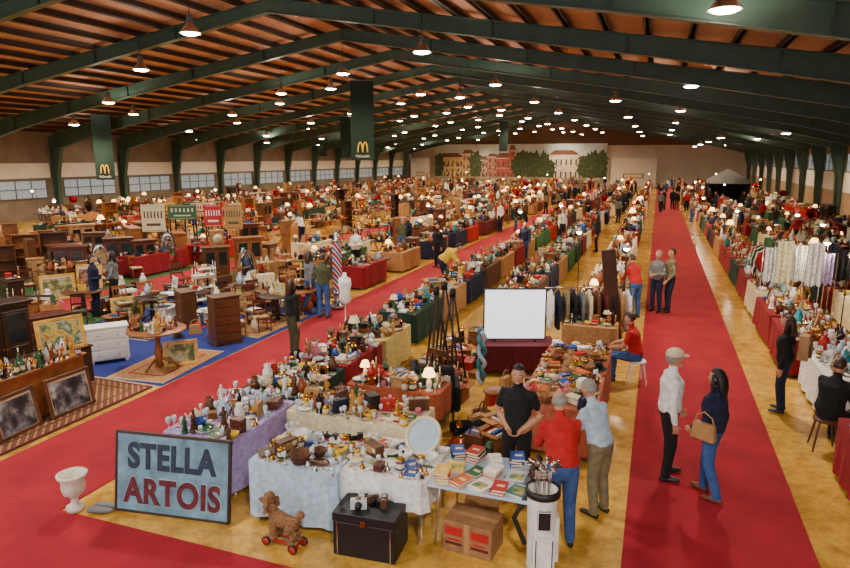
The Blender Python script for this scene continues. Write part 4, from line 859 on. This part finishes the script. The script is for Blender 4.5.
table(-3.7,7.55,1.9,.8,'cream',drop=.3,label='cream cloth table crowded with crockery'); scatter(-4.67,-2.73,7.13,7.97,.755,['plate','wine_glass','bowl','teacup','tin','book','postcard','spoon','fork','figurine','camera','jug','handbag','basket','toy_car','magazine','keepsake_box','radio','book'],115,'on the cream table',.65,1.0,pk=.67,stack=True,tr=12)
table(-3.6,8.75,1.5,.7,'terracotta',drop=.4,label='terracotta cloth table with boxes behind'); scatter(-4.36,-2.84,8.39,9.11,.755,MIX,70,'on the terracotta table',.7,1.0,pk=.68,stack=True,tr=12)
x,y=P(414,460,.75)
place('oval_mirror',[('mirror_frame',MB().tube([(.2*cos(a),0,.28+.27*sin(a)) for a in [2*pi*i/22 for i in range(23)]],[.022]*23,paint('cream'),8,ref=(0,1,0),cap=False).mesh('fr'),(0,0,0)),('mirror_glass',MB().sph((0,0,.28),(.2,.008,.27),paint('light_blue'),22).mesh('gl'),(0,0,0))],x+.05,y+.05,.8,radians(10),label='oval cream-framed mirror lying back on crowded table',cat='mirror',tilt=(radians(-62),0))
for i,(yy,c) in enumerate(((9.3,'salmon'),(10.9,'terracotta'),(14.0,'tan'),(15.8,'honey'))):
    table(-1.15,yy,1.1,1.52 if i<2 else 1.7,c,label='%s cloth table beside the red aisle carpet'%c); scatter(-1.7,-.6,yy-.76,yy+.76,.755,['folded_cloth','hat','teddy_bear','handbag','folded_cloth','basket','tin','folded_cloth','toy_car','book','hat'] if i<2 else MIX,90,'by the red aisle',.65,1.0,pk=.66,stack=True,tr=12)
FL=['carton','suitcase','record_crate','basket','handbag','carton','keepsake_box','lantern','copper_pot','folded_cloth','book','hat','serving_tray','radio']
scatter(-4.6,-2.9,9.4,12.6,0,FL,44,'on the concrete floor',.9,1.4,stack=True,tr=12); scatter(-2.75,-1.8,7.8,9.7,0,FL,26,'on the concrete floor',.9,1.3,stack=True,tr=12); scatter(-2.6,-1.75,10.0,11.2,0,FL,12,'on the concrete floor',.9,1.3,stack=True,tr=12)
scatter(-4.6,-1.8,13.0,14.2,0,FL,24,'on the concrete floor',.9,1.4); scatter(-13,-8.6,11.5,16,.01,FL+['vase','jug','picture_frame'],34,'on the carpeted floor',.9,1.4)
scatter(-18,-13,11,17,.01,FL+['vase','jug'],34,'on the carpeted floor',.9,1.4)
x,y=P(440,418); furn('armchair','dark_brown',x-.1,y,radians(200)); 
x,y=P(413,430); place('guitar_case',[('guitar_case',MB().tube([(0,0,.0),(0,.02,.18),(0,.05,.4),(0,.08,.55),(0,.12,.8),(0,.15,1.05)],[(.12,.05),(.19,.06),(.12,.055),(.14,.055),(.05,.04),(.06,.04)],paint('black'),14,ref=(0,1,0)).mesh('gc'),(0,0,0))],x,y,.03,radians(15),label='black guitar case leaning upright near chairs',cat='instrument case',tilt=(radians(-8),0))
x,y=P(475,432); place('rolled_rug',[('rolled_rug',MB().tube([(-.35,0,.1),(.35,0,.1)],[.1,.1],cloth('black'),14).mesh('rr'),(0,0,0))],x,y,0,.4,label='dark rolled mat lying on concrete floor',cat='rug')
furn('chair','brown',-3.3,10.2,radians(160)); furn('stool','honey',-2.3,9.6)
for u,v in((436,388),(452,392),(444,380)):
    x,y=P(u,v); b=[]
    for k in range(3):
        a=k*2.09+.4; b.append(('leg',MB().tube([(.32*cos(a),.32*sin(a),.01),(.02*cos(a),.02*sin(a),1.85)],[.024,.018],wood('dark_brown'),6).mesh('leg'),(0,0,0)))
    b.append(('crossbar',MB().tube([(.2*cos(.4),.2*sin(.4),.65),(.2*cos(2.49),.2*sin(2.49),.65),(.2*cos(4.58),.2*sin(4.58),.65),(.2*cos(.4),.2*sin(.4),.65)],[.014]*4,wood('dark_brown'),5).mesh('cb'),(0,0,0)))
    b.append(('tripod_head',MB().lathe([(0,1.78),(.06,1.78),(.06,1.93),(0,1.94)],dk,10).mesh('th'),(0,0,0)))
    place('wooden_tripod',b,x,y,0,random.random(),1.0,label='tall dark wooden surveyor tripod standing on floor',cat='tripod')
x,y=P(514,372)
table(x,y+.15,1.5,.7,'maroon',YAW,h=.6,drop=.5,label='low dark red cloth table under the white screen')
scr=[('screen_panel',MB().box(0,0,0,1.2,.03,.99,M('screen_white',(240,243,248),.6,emit=1.6,var=.01)).mesh('sp'),(0,0,0))]
f=MB()
for a in(-.61,.61): f.box(a,0,-.02,.025,.05,1.03,dk)
for z in(-.025,.99): f.box(0,0,z,1.245,.05,.025,dk)
scr.append(('frame',f.mesh('fr',.004),(0,0,0)))
for a in(-.4,.4): scr.append(('foot',MB().box(a,.1,-.05,.04,.35,.03,dk).mesh('ft'),(0,0,0)))
place('display_screen',scr,x-.05,y+.15,.66,YAW,label='white lit projection screen in a black frame',cat='screen')
x,y=P(481,384); b=MB()
for i in range(28):
    for k in(0,pi): b.sph((.06*sin(i*.45+k),.06*cos(i*.45+k),.05+i*.036),.042,glaze('light_blue' if k else 'teal'),8)
place('bead_column',[('bead_column',b.mesh('bs'),(0,0,0))],x,y,0,label='twisted turquoise and white bead column',cat='beads')
x,y=P(606,352); place('wooden_plank',[('wooden_plank',MB().box(0,0,0,.3,.05,2.3,wood('brown')).mesh('pl',.005),(0,0,0))],x+.2,y-.1,0.02,YAW,label='tall brown plank leaning upright by clothes',cat='plank',tilt=(0,radians(-7)))
def rack(x,y,rz,cols,L_=1.6):
    m_=metal('silver'); place('clothes_rack',[('clothes_rack',MB().tube([(-L_/2,0,.03),(-L_/2,0,1.45),(L_/2,0,1.45),(L_/2,0,.03)],[.015]*4,m_,6,ref=(0,1,0)).tube([(-L_/2,-.22,.02),(-L_/2,.22,.02)],[.015]*2,m_,6).tube([(L_/2,-.22,.02),(L_/2,.22,.02)],[.015]*2,m_,6).mesh('rk'),(0,0,0))],x,y,0,rz,label='metal rail rack hung with clothes',cat='clothes rack')
    for i,c in enumerate(cols):
        px=-L_/2+.12+i*(L_-.24)/max(1,len(cols)-1)
        key=('garment',c)
        if key not in FC:
            b=MB().tube([(0,0,.0),(0,0,.35),(0,0,.7),(0,0,.82)],[(.05,.24),(.045,.2),(.05,.22),(.03,.06)],cloth(c),12,ref=(0,1,0))
            for s in(-1,1): b.tube([(0,s*.19,.72),(0,s*.26,.45),(0,s*.27,.2)],[.045,.04,.035],cloth(c),8)
            b.tube([(0,0,.82),(0,0,.87),(0,.02,.88)],[.005]*3,m_,4); FC[key]=b.mesh('garment')
        place('hanging_coat',[('hanging_coat',FC[key],(0,0,0))],x+px*cos(rz),y+px*sin(rz),.57,rz,label='%s coat on a hanger'%c.replace('_',' '),cat='coat',group='coats on the clothes rails')
x,y=P(586,352); rack(x,y,YAW,['white','navy','khaki','black','grey','cream','brown','maroon','black','tan','white'],1.9)
rack(3.3,22.6,radians(90),['red','white','navy','green','cream','black','pink'])
bpm=bpy.data.materials.new('barber_stripes'); bpm.use_nodes=True; nt=bpm.node_tree; N=nt.nodes; L=nt.links
wv=N.new('ShaderNodeTexWave'); wv.inputs['Scale'].default_value=2.2; wv.bands_direction='DIAGONAL'; tc=N.new('ShaderNodeTexCoord'); L.new(tc.outputs['Object'],wv.inputs[0]); cr=N.new('ShaderNodeValToRGB'); cr.color_ramp.interpolation='CONSTANT'
e=cr.color_ramp.elements; e[0].color=lin(RGB['red'])+(1,); e[1].position=.35; e[1].color=lin(RGB['white'])+(1,); q=e.new(.8); q.color=lin(RGB['blue'])+(1,); L.new(wv.outputs[0],cr.inputs[0]); L.new(cr.outputs[0],N['Principled BSDF'].inputs['Base Color'])
place('barber_pole',[('pole',MB().lathe([(.13,.5),(.13,1.9)],bpm,18).mesh('po'),(0,0,0)),('base',MB().lathe([(0,0),(.22,0),(.2,.1),(.1,.2),(.14,.45),(.14,.5),(0,.5)],metal('silver'),16).mesh('ba'),(0,0,0)),('finial',MB().lathe([(0,1.9),(.14,1.9),(.14,1.98),(.05,2.0),(.1,2.1),(.06,2.2),(0,2.22)],metal('silver'),16).mesh('fi'),(0,0,0))],-8.3,15.6,.012,label='red, white and blue striped barber pole',cat='barber pole')
x,y=P(346,335); place('mannequin',[('mannequin',MB().lathe([(0,0),(.16,0),(.15,.02),(.015,.04),(.015,.75),(.12,.8),(.16,.88),(.12,1.05),(.17,1.25),(.15,1.38),(.05,1.44),(.045,1.52),(0,1.53)],cloth('white'),16,sy=.72).mesh('mq'),(0,0,0))],x,y,.012,label='white dressmaker mannequin on a stand',cat='mannequin')
# ================================================================ LEFT FURNITURE AREA
rug(-9.35,7.3,1.5,3.0,'brown','maroon',label='brown patterned oriental rug under the low cabinet'); 
carpet(-13.5,-8.5,8.9,16,.006,M('blue_carpet',(26,42,120),.95,0,.2,8),'blue floor carpet under the furniture','blue_carpet')
carpet(-22,-13.52,9,20,.006,M('grass_carpet',(60,96,44),.95,0,.3,14),'green grass-like carpet under the furniture','green_carpet')
rug(-9.3,10.0,1.3,2.0,'crimson','tan',.1,z=.01,label='tan and red patterned rug under round table'); rug(-9.4,13.4,1.5,2.2,'maroon','tan',0,z=.01); rug(-11.6,12.2,1.4,2.0,'crimson','navy',0,z=.01)
lc=MB().box(0,0,.05,1.8,.4,.78,wood('honey')).box(0,0,.83,1.9,.46,.035,wood('honey')).box(0,0,0,1.7,.36,.05,wood('brown'))
place('low_cabinet',[('cabinet_body',lc.mesh('lcb',.006),(0,0,0))],-9.35,6.95,.03,radians(90),label='long low honey-coloured wooden cabinet on rug',cat='cabinet')
def framed(x,y,z,w_,h_,rz,pic,fc,lab,tl=-10):
    f=MB(); q=wood(fc)
    for a in(-1,1): f.box(a*w_/2,0,0,.06,.035,h_+.06,q)
    for zz in(0,h_): f.box(0,0,zz,w_,.035,.06,q)
    place('framed_picture',[('frame',f.mesh('fr',.006),(0,0,0)),('picture',MB().box(0,.005,.03,w_,.01,h_,paint('cream')).box(0,-0.002,.06,w_*.86,.01,h_*.84,picmat(pic)).mesh('pc'),(0,0,0))],x,y,z,rz,label=lab,cat='framed picture',tilt=(radians(tl),0))
framed(-8.96,6.45,.03,.72,.6,radians(96),'monochrome','brown','brown framed black and white photograph leaning on cabinet'); framed(-8.96,7.4,.03,.78,.6,radians(88),'monochrome','brown','wide brown framed black and white photograph leaning')
for yy in np.arange(6.15,7.8,.1):
    for xx in(-9.5,-9.38,-9.26,-9.17): item(random.choice(['bottle','bottle','hand_bell','candlestick','figurine','tin','camera']),xx,float(yy),.897,where='on the low cabinet',s=random.uniform(.6,.95),col=None)
framed(-9.9,8.1,.78,.75,.55,radians(70),'poster','gold','gold framed colourful landscape painting'); furn('bench_desk','dark_brown',-10.1,8.0,radians(90))
furn('cabinet','dark_brown',-11.3,7.9,radians(80)); furn('chest_of_drawers','mahogany',-12.2,9.6,radians(70))
x,y=P(160,368); furn('round_table','honey',x,y,s=1.1); scatter(x-.42,x+.42,y-.42,y+.42,.845,['plate','tin','keepsake_box','candlestick','figurine','teacup','bowl'],34,'on the round table',.6,.9,pk=.7,tr=12)
x,y=P(182,366); framed(x,y,.02,.6,.45,radians(45),'landscape','gold','gold framed landscape painting leaning against table')
x,y=P(106,362); furn('chest_of_drawers','white',x,y+.1,radians(50),.85,label='white painted chest of drawers on blue carpet')
x,y=P(226,343); furn('tall_drawers','brown',x,y,radians(60),label='tall brown chest of drawers on blue carpet')
x,y=P(150,318); furn('chair','honey',x,y,1)
for u,v,pic,fc,w_,h_ in((128,318,'landscape','gold',.7,.5),(40,330,'portrait','dark_brown',.6,.8),(205,300,'portrait','gold',.6,.7),(262,292,'landscape','honey',.8,.6),(60,300,'landscape','gold',.9,.7),(246,312,'poster','brown',.5,.7),(90,296,'portrait','gold',.7,.9),(180,306,'monochrome','dark_brown',.6,.5)):
    x,y=P(u,v); framed(x,y,.02,w_,h_,radians(random.uniform(25,60)),pic,fc,'%s framed %s picture leaning among furniture'%(fc.replace('_',' '),pic))
occ=[]
def cluster(kinds,cols,u0,u1,v0,v1,n,face=60,dd=.7,s=.9):
    k=0
    for _ in range(n*10):
        if k>=n: break
        x,y=P(random.uniform(u0,u1),random.uniform(v0,v1))
        if any((x-a)**2+(y-b)**2<dd for a,b in occ) or -8.9<x<-6 or -17<x<-14.4: continue
        occ.append((x,y)); k+=1; kd=random.choice(kinds); furn(kd,random.choice(cols),x,y,radians(face+random.choice([0,0,0,90,-90])+random.uniform(-12,12)),s*random.uniform(.9,1.08))
        if kd in('chest_of_drawers','bench_desk','round_table') : scatter(x-.3,x+.3,y-.2,y+.2,(.775 if kd!='chest_of_drawers' else .93)*s,['vase','mantel_clock','candlestick','picture_frame','keepsake_box','figurine','teacup','book','basket'],6,'on the furniture',.7,1.0)
        if kd=='shelf_stand':
            for zz in(.2,.62,1.02): scatter(x-.28,x+.28,y-.2,y+.2,zz*s,['book','bowl','vase','figurine','teacup','tin'],4,'on a shelf stand',.6,.8)
WC=['brown','dark_brown','honey','mahogany','honey','brown','tan']
cluster(['chair','chair','stool','chair','round_table'],WC,225,305,308,345,26,dd=.36); cluster(['chair','armchair','standing_mirror','chair','chair','shelf_stand'],WC,240,340,278,308,28,dd=.42)
cluster(['tall_drawers','round_table','chair','chair','stool','shelf_stand','armchair'],WC+['white'],120,230,290,328,20,dd=.5)
cluster(['chest_of_drawers','bench_desk','round_table','chair','shelf_stand'],WC,0,90,296,340,16); cluster(['cabinet','shelf_stand','bookcase','tall_drawers','chair','chair','standing_mirror'],WC,0,100,256,296,30,50,dd=.6,s=.85); cluster(['cabinet','grandfather_clock','shelf_stand','standing_mirror','chair','chair','round_table','armchair'],WC,100,270,252,298,44,50,dd=.5,s=.85)
# general stalls --------------------------------------------------
TCOL=['crimson','white','maroon','cream','navy','red','green','tan','dark_green','brown']
TALL=['vase','table_lamp','gramophone','globe','picture_frame','lantern','mantel_clock','radio','handbag','figurine','flower_pot','basket','jug','suitcase','hat','teddy_bear','record_crate','copper_pot','sewing_machine','carton','teapot','candlestick','tin','keepsake_box','telephone','jewellery_bust','wooden_mask','folded_cloth','table_lamp']
CHINA=['wine_glass','plate','teacup','bowl','teapot','jug','vase','wine_glass','plate','figurine','candlestick','jewellery_bust','serving_tray','picture_frame','hand_bell','tin','postcard']
def stall(x,y,w_,L_,c,n,kinds=None,face=None,full=True,bare=False,tr=6):
    o=trestle(x,y,w_,L_,random.choice(['honey','brown','dark_brown'])) if bare else table(x,y,w_,L_,c,full=full,nn=40 if y<30 else 24)
    if o is None: return
    scatter(x-w_/2+.02,x+w_/2-.02,y-L_/2+.03,y+L_/2-.03,.755,kinds or MIX,n,smin=.75 if y<30 else .9,smax=1.15 if y<30 else 1.5,face=face,pk=.72,tr=tr)
def nitems(y): return 50 if y<20 else 28 if y<32 else 13 if y<50 else 6 if y<70 else 4
def column_of(xc,y0,y1,w_,L_,mix=.0,face=0,gap=.25,bare=0,kinds=None):
    y=y0
    while y<y1:
        r=random.random()
        if r<mix:
            kd=random.choice(['cabinet','shelf_stand','chest_of_drawers','bookcase','grandfather_clock','chair','armchair','standing_mirror','round_table','bench_desk','chair','tall_drawers'])
            furn(kd,random.choice(WC),xc,y+.2,radians(90 if face>0 else -90) if kd!='chair' else random.random()*6,.92); y+=1.2; continue
        if r>.945: furn('floor_lamp' if r>.972 or y<16 else 'stall_spotlight','brown',xc,y); y+=.6; continue
        stall(xc,y+L_/2,w_,L_,random.choice(TCOL),nitems(y),(kinds or MIX) if y<30 else TALL,face,full=y<26,bare=random.random()<bare); y+=L_+gap+(.3 if y>45 else 0)
column_of(-5.4,12.9,98,.95,1.9,.08,radians(-90)); column_of(-1.2,17.2,98,.95,1.9,.05,radians(90)); column_of(-3.4,14.8,98,1.0,1.9,.25,radians(0),bare=.2)
stall(2.98,8.85,.95,1.3,'crimson',44,CHINA,radians(-90),tr=12); stall(3.3,12.2,1.1,1.9,'white',80,CHINA,radians(-90),tr=12); stall(3.1,14.4,1.1,1.9,'crimson',76,CHINA,radians(-90),tr=12); stall(3.1,16.6,1.1,2.1,'crimson',76,CHINA,radians(-90),tr=12)
column_of(3.1,18.2,98,1.0,1.9,.06,radians(-90),kinds=CHINA+MIX[:12]); column_of(5.1,11,98,1.0,1.9,.1,bare=.3,kinds=CHINA+MIX[:12]); column_of(7.3,15,98,.95,1.9,.15,bare=.4); column_of(9.7,22,98,.95,1.9,.2,bare=.5)
column_of(-9.2,16.9,98,1.0,1.9,.35,radians(90),bare=.2); column_of(-11.2,17.4,98,1.0,1.9,.4,bare=.4); column_of(-13.6,20,98,1.0,1.9,.3,bare=.4)
for xc,mx_ in((-17.6,.4),(-19.5,.45),(-22.9,.5),(-24.8,.5),(-28.2,.5),(-30.2,.5),(-34,.5),(-36.3,.5),(-38.4,.6)):
    column_of(xc,max(14,-xc*.80),98,1.0,2.6,mx_,radians(90),.6,bare=.75)
for u,v in((577,300),(622,330),(520,262),(560,250),(700,236),(430,250),(815,320),(790,268),(838,345)):
    x,y=P(u,v); furn('stall_spotlight','brown',x,y)
    ld=bpy.data.lights.new('bulb_light','POINT'); ld.energy=55; ld.color=(1,.84,.58); ld.shadow_soft_size=.08
    lo=bpy.data.objects.new('bulb_light',ld); lo.location=(x,y-.28,1.98); COLL.objects.link(lo)
for u,v,w_,h_,c,lb in((765,300,.35,.9,'white','narrow white lace runner hanging from a rail'),(778,302,.45,1.1,'cream','cream lace cloth hanging from a rail'),(793,300,.4,.95,'white','white embroidered cloth hanging from a rail'),(808,306,.45,1.1,'white','white lace cloth hanging from a rail'),(822,304,.3,.8,'lilac','pale lilac shawl hanging from a rail'),(836,300,.5,.6,'black','black velvet display panel on a post')):
    x,y=P(u,v+18); b=MB(); n=16; lc_=M('lace_'+c,RGB[c],.95,0,.5,26,bump=.6) if c!='black' else cloth(c)
    vs=[(-w_/2+w_*i/n,.04*sin(i*1.3),z_-(.04*sin(i*2.1) if z_<1.05 else 0)) for z_ in(1.0,1.0+h_) for i in range(n+1)]
    b.add(vs,[(i,i+1,n+2+i,n+1+i) for i in range(n)],lc_,True)
    place('hanging_cloth',[('cloth',b.mesh('hc'),(0,0,0)),('rail',MB().tube([(-w_/2-.05,0,0.01),(-w_/2-.05,0,1.02+h_),(w_/2+.05,0,1.02+h_),(w_/2+.05,0,.01)],[.012]*4,metal('silver'),6,ref=(0,1,0)).mesh('rl'),(0,0,0))],x,y,0,YAW,label=lb,cat='textile')
# vintage advertising boards among the furniture (abstract bars instead of legible words)
for i,(u,v,c,d,w_,h_) in enumerate(((157,262,'cream','brown',.9,1.1),(171,258,'yellow','maroon',.7,.5),(186,262,'green','cream',1.1,.6),(203,258,'cream','red',.7,.5),(216,262,'red','white',.7,.9),(236,262,'tan','green',.7,1.0),(196,256,'navy','cream',.8,.5))):
    x,y=P(u,v); z0=2.35-h_; b=MB().box(0,0,z0,w_,.04,h_,paint(c)).box(0,-.025,z0+.04,w_-.1,.01,.02,paint(d)).box(0,-.025,z0+h_-.06,w_-.1,.01,.02,paint(d))
    n=6
    for k in range(n): b.box(-w_*.36+w_*.72*k/(n-1),-.03,z0+h_*.5,w_*.07,.01,h_*.26,paint(d))
    b.box(0,-.03,z0+h_*.22,w_*.6,.01,h_*.1,paint(d))
    place('advertising_board',[('board',b.mesh('bd',.004),(0,0,0)),('post',MB().box(-w_/2+.05,.05,0,.05,.05,2.3,dk).mesh('ps'),(0,0,0)),('post',MB().box(w_/2-.05,.05,0,.05,.05,2.3,dk).mesh('ps'),(0,0,0))],x,y,0,radians(30),label='%s vintage advertising board with %s stripes on posts'%(c,d),cat='display board')
x,y=P(725,209); gz=[('canopy',MB().lathe([(2.25,2.15),(2.15,2.4),(0,3.35)],cloth('grey'),4,T=Matrix.Rotation(pi/4,4,'Z')).mesh('cp'),(0,0,0)),('side_wall',MB().box(0,1.5,.02,3.0,.03,2.2,cloth('black')).mesh('sw'),(0,0,0)),('side_wall',MB().box(1.5,0,.02,.03,3.0,2.2,cloth('black')).mesh('sw'),(0,0,0))]
for a in(-1,1):
    for b in(-1,1): gz.append(('post',MB().tube([(a*1.55,b*1.55,.01),(a*1.55,b*1.55,2.25)],[.05,.05],dk,6).mesh('ps'),(0,0,0)))
place('gazebo',gz,x,y,0,label='dark pop-up gazebo tent with open front',cat='gazebo')
